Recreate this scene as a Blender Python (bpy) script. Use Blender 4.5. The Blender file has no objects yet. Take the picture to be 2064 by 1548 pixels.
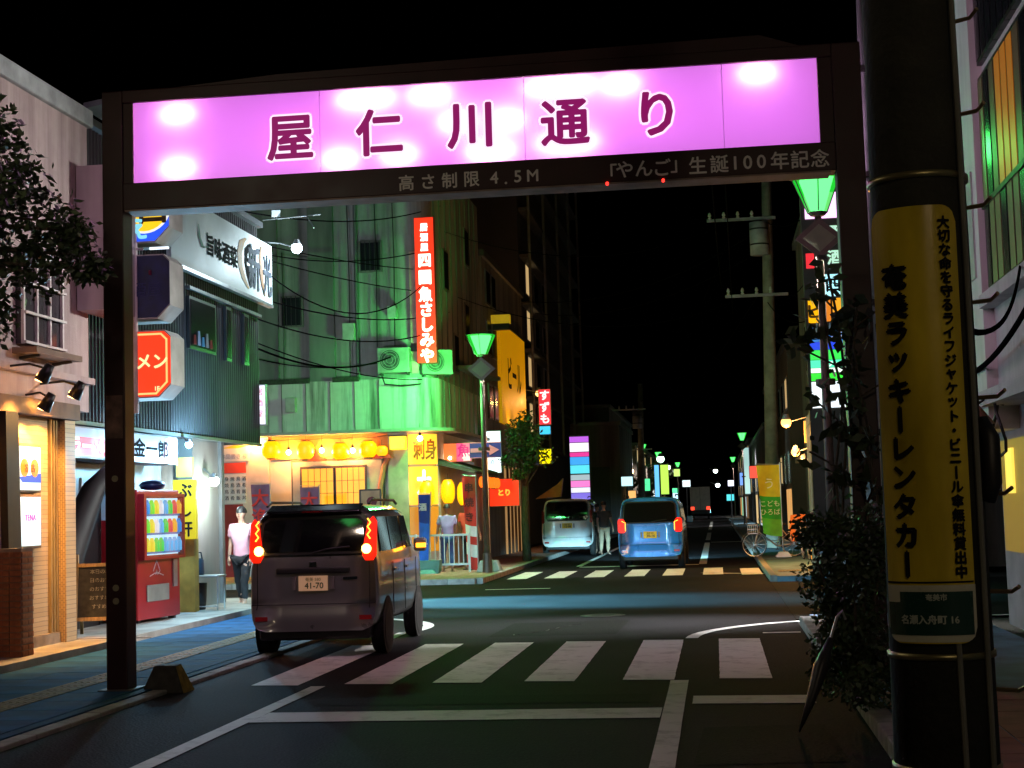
import bpy, math, random
from mathutils import Vector, Matrix
random.seed(7)
R = math.radians
scene = bpy.context.scene
C = scene.collection
# ------------------------------------------------------------------ camera, world, exposure
cam = bpy.data.cameras.new('camera'); cam_ob = bpy.data.objects.new('camera', cam); C.objects.link(cam_ob)
cam.sensor_width = 36.0; cam.lens = 54.07; cam.clip_start = 0.1; cam.clip_end = 2000
yaw, pitch, roll = R(7.395), R(4.615), R(1.72)
fw = Vector((-math.sin(yaw) * math.cos(pitch), math.cos(yaw) * math.cos(pitch), math.sin(pitch)))
r0 = Vector((math.cos(yaw), math.sin(yaw), 0)); u0 = r0.cross(fw)
rt = r0 * math.cos(roll) - u0 * math.sin(roll); up = r0 * math.sin(roll) + u0 * math.cos(roll)
mw = Matrix((rt, up, -fw)).transposed().to_4x4(); mw.translation = (0, 0, 1.6)
cam_ob.matrix_world = mw
scene.camera = cam_ob
w = bpy.data.worlds.new('World'); scene.world = w; w.use_nodes = True
wn = w.node_tree.nodes; bg = wn['Background']
sky = wn.new('ShaderNodeTexSky'); sky.sky_type = 'NISHITA'; sky.sun_disc = False
sky.sun_elevation = R(-6); sky.sun_rotation = R(200)
w.node_tree.links.new(sky.outputs[0], bg.inputs[0]); bg.inputs[1].default_value = 0.03
vs = scene.view_settings; vs.view_transform = 'Standard'; vs.look = 'None'; vs.exposure = 0; vs.gamma = 1; vs.use_curve_mapping = False
scene.render.engine = 'CYCLES'
cy = scene.cycles
cy.use_denoising = True; cy.max_bounces = 6; cy.diffuse_bounces = 3; cy.glossy_bounces = 3; cy.transmission_bounces = 4
cy.transparent_max_bounces = 6; cy.sample_clamp_indirect = 4; cy.caustics_reflective = False; cy.caustics_refractive = False

# ------------------------------------------------------------------ materials
MC = {}
def mat(name, col, rough=.6, metal=0., var=.18, scale=4., bump=0., bscale=60., emit=None, es=0., spec=.5, sample=True, coat=0., stretch=None, detail=6):
    if name in MC: return MC[name]
    m = bpy.data.materials.new(name); m.use_nodes = True
    nt = m.node_tree; b = nt.nodes['Principled BSDF']; L = nt.links.new
    b.inputs['Roughness'].default_value = rough; b.inputs['Metallic'].default_value = metal
    b.inputs['Specular IOR Level'].default_value = spec
    if coat: b.inputs['Coat Weight'].default_value = coat; b.inputs['Coat Roughness'].default_value = .06
    c4 = (*col, 1)
    b.inputs['Base Color'].default_value = c4
    tc = nt.nodes.new('ShaderNodeTexCoord')
    src = tc.outputs['Object']
    if stretch:
        mp = nt.nodes.new('ShaderNodeMapping'); mp.inputs['Scale'].default_value = stretch
        L(src, mp.inputs[0]); src = mp.outputs[0]
    if var > 0:
        n = nt.nodes.new('ShaderNodeTexNoise'); n.inputs['Scale'].default_value = scale; n.inputs['Detail'].default_value = detail
        L(src, n.inputs['Vector'])
        r = nt.nodes.new('ShaderNodeValToRGB'); e = r.color_ramp.elements
        e[0].position = .3; e[1].position = .72
        e[0].color = (*[max(0, c * (1 - var * 1.3)) for c in col], 1); e[1].color = (*[min(1, c * (1 + var)) for c in col], 1)
        L(n.outputs['Fac'], r.inputs[0]); L(r.outputs[0], b.inputs['Base Color'])
        rr = nt.nodes.new('ShaderNodeMapRange'); rr.inputs['To Min'].default_value = max(.03, rough - .1); rr.inputs['To Max'].default_value = min(1, rough + .12)
        L(n.outputs['Fac'], rr.inputs['Value']); L(rr.outputs[0], b.inputs['Roughness'])
    if bump > 0:
        n2 = nt.nodes.new('ShaderNodeTexNoise'); n2.inputs['Scale'].default_value = bscale; n2.inputs['Detail'].default_value = 4
        L(src, n2.inputs['Vector'])
        bp = nt.nodes.new('ShaderNodeBump'); bp.inputs['Strength'].default_value = bump; bp.inputs['Distance'].default_value = .02
        L(n2.outputs['Fac'], bp.inputs['Height']); L(bp.outputs[0], b.inputs['Normal'])
    if emit:
        b.inputs['Emission Color'].default_value = (*emit, 1); b.inputs['Emission Strength'].default_value = es
        if not sample: m.cycles.emission_sampling = 'NONE'
    MC[name] = m
    return m
def stain_mat(name, col, dark, scale=1.2, streak=.18, rough=.85, lo=.42, hi=.62, fine=.25):
    # weathered wall: long vertical streaks of grime over a plain base
    if name in MC: return MC[name]
    m = bpy.data.materials.new(name); m.use_nodes = True; nt = m.node_tree; b = nt.nodes['Principled BSDF']; L = nt.links.new
    tc = nt.nodes.new('ShaderNodeTexCoord'); mp = nt.nodes.new('ShaderNodeMapping'); mp.inputs['Scale'].default_value = (scale * 3, scale * 3, scale * streak)
    L(tc.outputs['Object'], mp.inputs[0])
    n = nt.nodes.new('ShaderNodeTexNoise'); n.inputs['Scale'].default_value = 1.0; n.inputs['Detail'].default_value = 8; n.inputs['Roughness'].default_value = .62
    L(mp.outputs[0], n.inputs['Vector'])
    r = nt.nodes.new('ShaderNodeValToRGB'); e = r.color_ramp.elements; e[0].position = lo; e[1].position = hi
    e[0].color = (*dark, 1); e[1].color = (*col, 1); L(n.outputs['Fac'], r.inputs[0])
    n3 = nt.nodes.new('ShaderNodeTexNoise'); n3.inputs['Scale'].default_value = 7; n3.inputs['Detail'].default_value = 8; L(tc.outputs['Object'], n3.inputs['Vector'])
    mx = nt.nodes.new('ShaderNodeMix'); mx.data_type = 'RGBA'; mx.blend_type = 'MULTIPLY'; mx.inputs[0].default_value = fine
    L(r.outputs[0], mx.inputs[6]); L(n3.outputs['Fac'], mx.inputs[7]); L(mx.outputs[2], b.inputs['Base Color'])
    b.inputs['Roughness'].default_value = rough
    bp = nt.nodes.new('ShaderNodeBump'); bp.inputs['Strength'].default_value = .35; bp.inputs['Distance'].default_value = .01
    n2 = nt.nodes.new('ShaderNodeTexNoise'); n2.inputs['Scale'].default_value = 45; L(tc.outputs['Object'], n2.inputs['Vector']); L(n2.outputs['Fac'], bp.inputs['Height']); L(bp.outputs[0], b.inputs['Normal'])
    MC[name] = m; return m
def asphalt_mat(name, col, grit=.5, patch=.35, rough=.72):
    m = bpy.data.materials.new(name); m.use_nodes = True; nt = m.node_tree; b = nt.nodes['Principled BSDF']; L = nt.links.new
    tc = nt.nodes.new('ShaderNodeTexCoord')
    n = nt.nodes.new('ShaderNodeTexNoise'); n.inputs['Scale'].default_value = .55; n.inputs['Detail'].default_value = 7; n.inputs['Roughness'].default_value = .65
    v = nt.nodes.new('ShaderNodeTexVoronoi'); v.inputs['Scale'].default_value = 45
    n2 = nt.nodes.new('ShaderNodeTexNoise'); n2.inputs['Scale'].default_value = 55; n2.inputs['Detail'].default_value = 8; n2.inputs['Roughness'].default_value = .8; b.inputs['Specular IOR Level'].default_value = .04
    for k in (n, v, n2): L(tc.outputs['Object'], k.inputs['Vector'])
    r = nt.nodes.new('ShaderNodeValToRGB'); e = r.color_ramp.elements; e[0].position = .3; e[1].position = .7
    e[0].color = (*[c * (1 - patch) for c in col], 1); e[1].color = (*[c * (1 + patch) for c in col], 1); L(n.outputs['Fac'], r.inputs[0])
    r2 = nt.nodes.new('ShaderNodeValToRGB'); e = r2.color_ramp.elements; e[0].position = .35; e[1].position = .75
    e[0].color = (1 - grit, 1 - grit, 1 - grit, 1); e[1].color = (1.35, 1.33, 1.3, 1); L(n2.outputs['Fac'], r2.inputs[0])
    mx = nt.nodes.new('ShaderNodeMix'); mx.data_type = 'RGBA'; mx.blend_type = 'MULTIPLY'; mx.inputs[0].default_value = 1
    L(r.outputs[0], mx.inputs[6]); L(r2.outputs[0], mx.inputs[7]); L(mx.outputs[2], b.inputs['Base Color'])
    mr = nt.nodes.new('ShaderNodeMapRange'); mr.inputs['To Min'].default_value = rough; mr.inputs['To Max'].default_value = rough + .15
    L(n.outputs['Fac'], mr.inputs['Value']); L(mr.outputs[0], b.inputs['Roughness'])
    bp = nt.nodes.new('ShaderNodeBump'); bp.inputs['Strength'].default_value = .6; bp.inputs['Distance'].default_value = .008
    L(v.outputs['Distance'], bp.inputs['Height']); L(bp.outputs[0], b.inputs['Normal'])
    return m
def worn_paint(name, col, under):
    # road paint rubbed through to the asphalt in patches
    m = bpy.data.materials.new(name); m.use_nodes = True; nt = m.node_tree; b = nt.nodes['Principled BSDF']; L = nt.links.new
    tc = nt.nodes.new('ShaderNodeTexCoord')
    n = nt.nodes.new('ShaderNodeTexNoise'); n.inputs['Scale'].default_value = 3.2; n.inputs['Detail'].default_value = 12; n.inputs['Roughness'].default_value = .75
    L(tc.outputs['Object'], n.inputs['Vector'])
    r = nt.nodes.new('ShaderNodeValToRGB'); e = r.color_ramp.elements; e[0].position = .33; e[1].position = .5
    e[0].color = (*under, 1); e[1].color = (*col, 1); L(n.outputs['Fac'], r.inputs[0]); L(r.outputs[0], b.inputs['Base Color'])
    b.inputs['Roughness'].default_value = .7
    return m
def glow(name, col, es, sample=True): return mat(name, (.3 * col[0], .3 * col[1], .3 * col[2]), .4, var=0, emit=col, es=es, sample=sample)

# ------------------------------------------------------------------ mesh helpers
class MB:
    def __init__(s): s.v = []; s.f = []
    def add(s, vs, fs):
        o = len(s.v); s.v += [tuple(p) for p in vs]; s.f += [tuple(o + i for i in f) for f in fs]; return s
    def box(s, x0, x1, y0, y1, z0, z1):
        return s.add([(x0,y0,z0),(x1,y0,z0),(x1,y1,z0),(x0,y1,z0),(x0,y0,z1),(x1,y0,z1),(x1,y1,z1),(x0,y1,z1)],
                     [(0,3,2,1),(4,5,6,7),(0,1,5,4),(1,2,6,5),(2,3,7,6),(3,0,4,7)])
    def rbox(s, c, size, rz=0., rx=0., ry=0.):
        M = Matrix.Rotation(rz, 3, 'Z') @ Matrix.Rotation(ry, 3, 'Y') @ Matrix.Rotation(rx, 3, 'X'); h = [k / 2 for k in size]; c = Vector(c)
        P = [c + M @ Vector((sx*h[0], sy*h[1], sz*h[2])) for sz in (-1,1) for sx, sy in ((-1,-1),(1,-1),(1,1),(-1,1))]
        return s.add(P, [(0,3,2,1),(4,5,6,7),(0,1,5,4),(1,2,6,5),(2,3,7,6),(3,0,4,7)])
    def prism(s, poly, axis, a, b):
        # poly in the plane normal to axis: 'y' takes (x,z), 'x' takes (y,z), 'z' takes (x,y)
        def P(p, t): return {'y': (p[0], t, p[1]), 'x': (t, p[0], p[1]), 'z': (p[0], p[1], t)}[axis]
        n = len(poly); vs = [P(p, a) for p in poly] + [P(p, b) for p in poly]
        return s.add(vs, [tuple(range(n - 1, -1, -1)), tuple(range(n, 2 * n))] + [(i, (i + 1) % n, n + (i + 1) % n, n + i) for i in range(n)])
    def cyl(s, p0, p1, r0, r1=None, n=12, caps=True):
        r1 = r0 if r1 is None else r1; p0 = Vector(p0); p1 = Vector(p1); d = (p1 - p0).normalized()
        a = d.orthogonal().normalized(); b = d.cross(a)
        vs = [p + (a * math.cos(6.28318 * i / n) + b * math.sin(6.28318 * i / n)) * r for p, r in ((p0, r0), (p1, r1)) for i in range(n)]
        fs = [(i, (i + 1) % n, n + (i + 1) % n, n + i) for i in range(n)]
        if caps: fs += [tuple(range(n - 1, -1, -1)), tuple(range(n, 2 * n))]
        return s.add(vs, fs)
    def tube(s, pts, r, n=6):
        pts = [Vector(p) for p in pts]; rs = r if isinstance(r, (list, tuple)) else [r] * len(pts); vs = []; fs = []; a = None
        for i, p in enumerate(pts):
            d = (pts[min(i + 1, len(pts) - 1)] - pts[max(i - 1, 0)]).normalized()
            a = d.orthogonal().normalized() if a is None else (a - d * a.dot(d)).normalized()
            b = d.cross(a)
            vs += [p + (a * math.cos(6.28318 * k / n) + b * math.sin(6.28318 * k / n)) * rs[i] for k in range(n)]
        for i in range(len(pts) - 1):
            fs += [(i * n + k, i * n + (k + 1) % n, (i + 1) * n + (k + 1) % n, (i + 1) * n + k) for k in range(n)]
        fs += [tuple(range(n - 1, -1, -1)), tuple(range((len(pts) - 1) * n, len(pts) * n))]
        return s.add(vs, fs)
    def lathe(s, prof, c=(0,0,0), n=16, axis='z', a0=0., a1=6.28318):
        # prof: (radius, height) pairs
        c = Vector(c); vs = []; full = abs(a1 - a0 - 6.28318) < 1e-3; m = n if full else n + 1
        for r, h in prof:
            for k in range(m):
                t = a0 + (a1 - a0) * k / n; x, y = r * math.cos(t), r * math.sin(t)
                vs.append(c + Vector({'z': (x, y, h), 'x': (h, x, y), 'y': (x, h, y)}[axis]))
        fs = []
        for i in range(len(prof) - 1):
            for k in range(n):
                k2 = (k + 1) % m if full else k + 1
                fs.append((i * m + k, i * m + k2, (i + 1) * m + k2, (i + 1) * m + k))
        return s.add(vs, fs)
    def ball(s, c, r, n=12, sz=1.):
        k = n // 2; return s.lathe([(max(1e-4, r * math.sin(math.pi * i / k)), -r * sz * math.cos(math.pi * i / k)) for i in range(k + 1)], c, n)
    def quad(s, a, b, c, d): return s.add([a, b, c, d], [(0, 1, 2, 3)])
    def build(s, name, m, parent=None, smooth=False, bevel=0., local=False, seg=2):
        me = bpy.data.meshes.new(name); me.from_pydata(s.v, [], s.f); me.validate(); me.update()
        o = bpy.data.objects.new(name, me); C.objects.link(o)
        if m: me.materials.append(m)
        if smooth: me.polygons.foreach_set('use_smooth', [True] * len(me.polygons))
        if bevel:
            bv = o.modifiers.new('bevel', 'BEVEL'); bv.width = bevel; bv.segments = seg; bv.limit_method = 'ANGLE'
        if parent is not None: adopt(o, parent, local)
        return o
def adopt(o, parent, local=False):
    o.parent = parent
    if not local:                       # the mesh is in world coordinates: undo the parents' offsets
        t = Vector((0, 0, 0)); p = parent
        while p is not None: t += p.location; p = p.parent
        o.location = o.location - t
def tag(o, label=None, cat=None, group=None, kind=None):
    if label: o['label'] = label
    if cat: o['category'] = cat
    if group: o['group'] = group
    if kind: o['kind'] = kind
    return o
def thing(name, label, cat, loc=(0,0,0), rz=0., group=None):
    o = bpy.data.objects.new(name, None); C.objects.link(o); o.location = loc; o.rotation_euler = (0, 0, rz); o.empty_display_size = .2
    return tag(o, label, cat, group)
def one(mb, name, m, label, cat, group=None, **k): return tag(mb.build(name, m, **k), label, cat, group)
def struct(mb, name, m, **k): return tag(mb.build(name, m, **k), kind='structure')
def copy_tree(o, parent=None):
    c = o.copy(); C.objects.link(c)
    if parent is not None: c.parent = parent
    for ch in [x for x in o.children]: copy_tree(ch, c)
    return c
FACING = {'-y': (R(90), 0, 0), '+x': (R(90), 0, R(90)), '-x': (R(90), 0, R(-90)), 'z': (0, 0, 0)}
def text(body, h, m, parent, loc, face='-y', bold=0., ext=.003, gap=1., sx=1., name='lettering', vertical=False, local=False, pitch=None, rz=0., align='CENTER'):
    if vertical and pitch and len(body) > 1:       # one object for each character of a column
        for i, ch in enumerate(body):
            if ch != ' ': text(ch, h, m, parent, (loc[0], loc[1], loc[2] + pitch * ((len(body) - 1) / 2 - i)), face, bold, ext, gap, sx, name, False, local, None, rz, align)
        return None
    cu = bpy.data.curves.new(name, 'FONT'); cu.body = '\n'.join(body) if vertical else body
    cu.size = h * 1.05; cu.extrude = 0 if bold else ext; cu.space_character = gap; cu.resolution_u = 3
    cu.align_x = align; cu.align_y = 'CENTER'
    if vertical and pitch: cu.space_line = pitch / (h * 1.05)
    t = bpy.data.objects.new(name, cu); me = bpy.data.meshes.new_from_object(t); bpy.data.objects.remove(t); bpy.data.curves.remove(cu)
    if sx != 1.:
        for v in me.vertices: v.co.x *= sx
    zs = [v.co.y for v in me.vertices]
    if zs:
        mid = (min(zs) + max(zs)) / 2
        for v in me.vertices: v.co.y -= mid
    if bold:                            # thicken the strokes with shifted sheets, each a hair in front of the last
        nd = 10 if bold > .011 else 4; vs = [v.co.copy() for v in me.vertices]; ps = [tuple(p.vertices) for p in me.polygons]; V = []; F = []
        for k in range(nd + 1):
            a = 6.28318 * k / nd; d = Vector((math.cos(a) * bold, math.sin(a) * bold, .00025 * k)) if k < nd else Vector((0, 0, .00025 * nd))
            F += [tuple(i + len(V) for i in p) for p in ps]; V += [v + d for v in vs]
        me = bpy.data.meshes.new(name); me.from_pydata(V, [], F); me.update()
    me.materials.clear(); me.materials.append(m); me.name = name
    o = bpy.data.objects.new(name, me); C.objects.link(o); e = FACING[face]; o.rotation_euler = (e[0], e[1], e[2] + rz); o.location = loc
    if parent is not None: adopt(o, parent, local)
    return o
def lamp(kind, name, loc, col, energy, parent=None, size=.05, rot=None, spot=None, blend=.6, local=False):
    l = bpy.data.lights.new(name, kind); l.color = col; l.energy = energy
    if kind == 'AREA': l.size = size
    else: l.shadow_soft_size = size
    if spot: l.spot_size = spot; l.spot_blend = blend
    o = bpy.data.objects.new(name, l); C.objects.link(o); o.location = loc
    if rot: o.rotation_euler = rot
    if parent is not None: adopt(o, parent, local)
    return o
# ------------------------------------------------------------------ ground, roads, pavements
white_paint = worn_paint('road_paint', (.74, .72, .69), (.42, .4, .38))
asph = asphalt_mat('asphalt', (.026, .0245, .029), grit=.7)
asph2 = asphalt_mat('asphalt_old', (.026, .026, .027), patch=.5)
conc = mat('concrete_kerb', (.3, .29, .27), .85, var=.3, scale=5, bump=.3)
pav = mat('pavement_tint', (.02, .08, .17), .85, var=.35, scale=2.2, bump=.25, bscale=25, detail=9, spec=.08)
pav_warm = mat('pavement_clay', (.3, .2, .15), .8, var=.3, scale=6, bump=.2, bscale=30)
tact = mat('tactile_yellow', (.3, .22, .1), .75, var=.3, scale=5)
struct(MB().box(-400, 400, -60, 900, -.6, -.03), 'ground', mat('bare_ground', (.06, .055, .05), .9))
road = MB(); road.box(-5.05, 1.0, -8, 330, -.2, 0); road_ob = struct(road, 'road', asph)
struct(MB().box(-40, -5.055, 25.2, 32.9, -.2, -.002).box(1.005, 30, 21.2, 31.0, -.2, -.002), 'side_street', asph2)
def mark(name, poly, z=.006):
    # edges broken up a little, as thermoplastic paint on rough asphalt is
    mb = MB(); out = []; rj = random.Random(int(poly[0][0] * 100) + int(poly[0][1] * 10))
    for (xa, ya), (xb, yb) in zip(poly, poly[1:] + poly[:1]):
        k = max(1, min(30, int(math.hypot(xb - xa, yb - ya) / .09)))
        out += [(xa + (xb - xa) * i / k + rj.uniform(-.0025, .0025), ya + (yb - ya) * i / k + rj.uniform(-.0025, .0025), z) for i in range(k)]
    mb.add(out, [tuple(range(len(out)))]); return mb.build(name, white_paint, road_ob)
for x in (-4.42, -3.52, -2.68, -1.82, -.91, -.03):
    mark('crosswalk_bar', [(x, 14.25), (x + .47, 14.2), (x + .47, 18.3), (x, 18.35)])
mark('stop_line', [(-3.66, 11.72), (-.48, 11.72), (-.48, 12.28), (-3.66, 12.28)])
mark('stop_line', [(-.25, 12.5), (.72, 12.45), (.72, 12.95), (-.25, 13.0)])
mark('edge_line', [(-3.86, -6), (-3.7, -6), (-3.66, 14.1), (-3.8, 14.1)])
mark('centre_line', [(-.47, -6), (-.31, -6), (-.31, 14.15), (-.47, 14.15)])
def arc(name, cx, cy, r, a0, a1, wd=.15, n=16):
    mb = MB(); vs = []
    for i in range(n + 1):
        t = R(a0 + (a1 - a0) * i / n)
        vs += [(cx + (r - wd / 2) * math.cos(t), cy + (r - wd / 2) * math.sin(t), .006), (cx + (r + wd / 2) * math.cos(t), cy + (r + wd / 2) * math.sin(t), .006)]
    mb.add(vs, [(2 * i, 2 * i + 1, 2 * i + 3, 2 * i + 2) for i in range(n)]); return mb.build(name, white_paint, road_ob)
arc('corner_line', -6.3, 20.9, 2.3, -22, 62)          # left corner, passing under the dark car
mark('edge_line', [(-4.25, 18.6), (-4.11, 18.6), (-4.09, 20.2), (-4.23, 20.2)])
arc('corner_line', 2.4, 18.4, 2.75, 178, 92)
mark('edge_line', [(2.3, 21.08), (5.5, 21.1), (5.5, 21.25), (2.3, 21.23)])
mark('edge_line', [(.5, 19.0), (.95, 19.0), (.95, 19.12), (.5, 19.12)])
arc('corner_line', 2.6, 38.2, 4.0, 222, 272, .14)     # far right corner
for x in (-4.75, -3.9, -3.0, -2.1, -1.25, -.35): mark('crosswalk_bar', [(x, 34.6), (x + .45, 34.6), (x + .45, 38.1), (x, 38.1)])
mark('crosswalk_bar', [(.5, 34.2), (.95, 34.2), (.95, 37.4), (.5, 37.4)])
mark('stop_line', [(-3.6, 40.2), (-.5, 40.2), (-.5, 40.6), (-3.6, 40.6)])
mark('centre_line', [(-.5, 40.6), (-.3, 40.6), (-.3, 62), (-.5, 62)])
mark('centre_line', [(-.5, 66), (-.3, 66), (-.3, 82), (-.5, 82)])
mark('centre_line', [(-.5, 90), (-.3, 90), (-.3, 130), (-.5, 130)])
mark('edge_line', [(-3.75, 41), (-3.6, 41), (-3.6, 110), (-3.75, 110)])
mark('edge_line', [(-4.6, 30.3), (-3.3, 30.3), (-3.3, 30.45), (-4.6, 30.45)])
mark('stop_line', [(-.25, 62.2), (.95, 62.2), (.95, 62.6), (-.25, 62.6)])
# repaired patches and a trench cut across the lane
patch_m = asphalt_mat('asphalt_patch', (.012, .012, .0125), grit=.5, patch=.2)
for pl_ in ([(-2.9, 19.2), (-1.3, 19.3), (-1.25, 21.6), (-2.85, 21.4)], [(-.2, 9.6), (.75, 9.7), (.7, 11.3), (-.15, 11.2)], [(-3.4, 12.7), (-.6, 12.65), (-.6, 13.2), (-3.4, 13.3)]):
    MB().add([(x, y, .003) for x, y in pl_], [(0, 1, 2, 3)]).build('asphalt_patch', patch_m, road_ob)
rc = random.Random(5)
for x, y, dx, dy in ((-2.6, 19.4, .35, 1),):
    p = [(x, y, .0035)]
    for k in range(14): p.append((p[-1][0] + dx * .13 + rc.gauss(0, .035), p[-1][1] + dy * .13 + rc.gauss(0, .035), .0035))
    MB().tube(p, .006, 4).build('crack_seal', mat('tar_black', (.006, .006, .006), .5, var=0), road_ob)
# pavements: sheets a little above the road with kerb stones along them
pv = struct(MB().box(-7.4, -5.2, -6, 25.0, -.2, .045), 'pavement', pav)
pr = struct(MB().box(1.15, 3.1, -6, 20.6, -.2, .1), 'pavement', mat('pavement_slate', (.1, .2, .33), .6, var=.35, scale=3, bump=.2, bscale=25))
pfl = struct(MB().box(-7.0, -5.2, 33.05, 120, -.2, .1).box(-14, -7.001, 33.05, 37.4, -.2, .1), 'pavement', pav_warm)
pfr = struct(MB().box(1.15, 2.6, 31.15, 140, -.2, .1), 'pavement', mat('pavement_blue', (.13, .25, .34), .7, var=.35, scale=2.5, bump=.2, bscale=25))
kst = None
def kerb(pts_fn, n, parent, size, m=conc):
    base = MB().rbox((0, 0, 0), size).build('kerb_stone', m, parent, bevel=.012)
    for i in range(n):
        o = base if i == 0 else base.copy()
        if i: C.objects.link(o); o.parent = parent
        x, y, z, a = pts_fn(i); o.location = (x, y, z); o.rotation_euler = (0, 0, a)
kl = struct(MB().box(-5.2, -5.05, -6, -5.5, -.2, .04), 'kerb', conc)
kerb(lambda i: (-5.125, 8.3 + .6 * i, -.088 + random.uniform(-.003, .003), 0), 28, kl, (.145, .592, .25))
kr = struct(MB().box(1.0, 1.15, -6, -5.5, -.2, .1), 'kerb', conc)
kerb(lambda i: (1.075, 7.3 + .6 * i, -.02, 0), 22, kr, (.145, .592, .26))
kf = struct(MB().box(-5.2, -5.05, 60, 100, -.2, .12), 'kerb', conc)
kerb(lambda i: (-5.125, 33.4 + .6 * i, -.01, 0), 44, kf, (.145, .592, .26))
kerb(lambda i: (-5.5 - .6 * i, 32.975, -.01, R(90)), 14, kf, (.145, .592, .26))
kg = struct(MB().box(1.0, 1.15, 60, 100, -.2, .12), 'kerb', conc)
kerb(lambda i: (1.075, 31.45 + .6 * i, -.01, 0), 47, kg, (.145, .592, .26))
# tactile paving: single blocks with raised bars
tb = MB().box(-.146, .146, -.146, .146, -.02, .008)
for k in range(4): tb.box(-.115 + .066 * k, -.085 + .066 * k, -.13, .13, .008, .013)
tb0 = tb.build('tactile_block', tact, pv)
for i in range(46):
    o = tb0 if i == 0 else tb0.copy()
    if i: C.objects.link(o); o.parent = pv
    o.location = (-6.08 + random.uniform(-.003, .003), 10.2 + .302 * i, .045)
for i in range(8):
    o = tb0.copy(); C.objects.link(o); o.parent = pfr; o.location = (1.4 + .302 * (i % 4), 33.2 + .302 * (i // 4), .1)
# tinted pavement in front of the shops has joints between slabs
jm = mat('slab_blue', (.02, .09, .2), .85, var=.4, scale=1.6, bump=.2, bscale=22, detail=10, spec=.08)
slab = MB().box(-.292, .292, -.292, .292, -.02, .006).build('paving_slab', jm, pv)
n = 0
for ix in (0, 1, 2):
    for iy in range(26):
        o = slab if n == 0 else slab.copy()
        if n: C.objects.link(o); o.parent = pv
        x = (-7.09, -6.5, -5.6)[ix]; o.location = (x, 9.6 + .596 * iy, .045 + random.uniform(-.0015, .0015)); n += 1
slab2 = MB().box(-.292, .292, -.292, .292, -.02, .006).build('paving_slab', mat('slab_clay', (.34, .2, .15), .75, var=.35, scale=4, bump=.2, bscale=22), pfl)
n = 0
for ix in range(3):
    for iy in range(40):
        o = slab2 if n == 0 else slab2.copy()
        if n: C.objects.link(o); o.parent = pfl
        o.location = (-6.7 + .597 * ix, 33.4 + .597 * iy, .1 + random.uniform(-.001, .001)); n += 1
slab3 = MB().box(-.292, .292, -.292, .292, -.02, .006).build('paving_slab', mat('slab_red', (.3, .13, .09), .75, var=.3, scale=4, bump=.2, bscale=22), pr)
n = 0
for ix in range(3):
    for iy in range(9):
        o = slab3 if n == 0 else slab3.copy()
        if n: C.objects.link(o); o.parent = pr
        o.location = (1.46 + .597 * ix, 7.2 + .597 * iy, .1 + random.uniform(-.001, .001)); n += 1
# raised apron in front of the shops on the left
ap = struct(MB().box(-9.6, -7.4, 3, 27.2, -.2, .13), 'apron', mat('apron_concrete', (.34, .31, .27), .8, var=.3, scale=3, bump=.25))
struct(MB().box(-9.4, -8.0, 10, 18.3, .13, .26), 'step', mat('step_tile', (.3, .22, .14), .6, var=.3, scale=6))
# drain covers set into the asphalt
def manhole(x, y, r, lab):
    t = thing('manhole_cover', lab, 'manhole', (x, y, 0))
    MB().cyl((0, 0, -.01), (0, 0, .006), r, n=28).build('frame', mat('iron', (.06, .055, .05), .6, .6), t, local=True)
    MB().lathe([(.001, .009), (r * .3, .009), (r * .32, .006), (r * .5, .006), (r * .52, .009), (r * .8, .009), (r * .82, .006)], (0, 0, 0), 28).build('tread', mat('iron_worn', (.1, .095, .085), .5, .6), t, local=True)
manhole(-1.7, 22.6, .33, 'round iron manhole cover in the middle of the intersection')

# ------------------------------------------------------------------ gate arch with the lit pink sign
maroon = mat('maroon_steel', (.035, .007, .008), .45, var=.25, scale=3, bump=.06, bscale=90)
gate = thing('street_gate', 'dark red steel gate with glowing pink sign spanning the whole street', 'gate', (-2.1, 13.7, 0))
for x0, x1 in ((-5.58, -5.38), (1.17, 1.42)):
    p = MB().box(x0, x1, 13.6, 13.84, 0, 5.62).build('post', maroon, gate, bevel=.012)
    b = MB().box(x0 - .06, x1 + .06, 13.54, 13.9, 0, .06)
    b.build('base_plate', mat('plate_grey', (.12, .11, .11), .6, .3), p)
MB().box(-5.38, 1.17, 13.6, 13.84, 5.5, 5.62).build('top_beam', maroon, gate, bevel=.01)
MB().box(-5.38, 1.17, 13.6, 13.84, 4.48, 4.735).build('bottom_beam', maroon, gate, bevel=.01)
MB().box(-5.355, 1.115, 13.58, 13.86, 4.462, 4.478).build('beam_flange', mat('worn_edge', (.28, .2, .16), .6, var=.4), gate)
MB().prism([(-5.2, 5.622), (.95, 5.622), (.55, 5.76), (-3.9, 5.7)], 'y', 13.68, 13.76).build('canopy_plate', maroon, gate)
MB().box(-5.375, -5.285, 13.62, 13.82, 4.737, 5.498).build('side_filler', maroon, gate)
MB().box(1.045, 1.165, 13.62, 13.82, 4.737, 5.498).build('side_filler', maroon, gate)
MB().box(-5.28, 1.04, 13.8, 13.83, 4.737, 5.498).build('back_board', mat('box_white', (.75, .75, .75), .7, var=0), gate)
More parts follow.
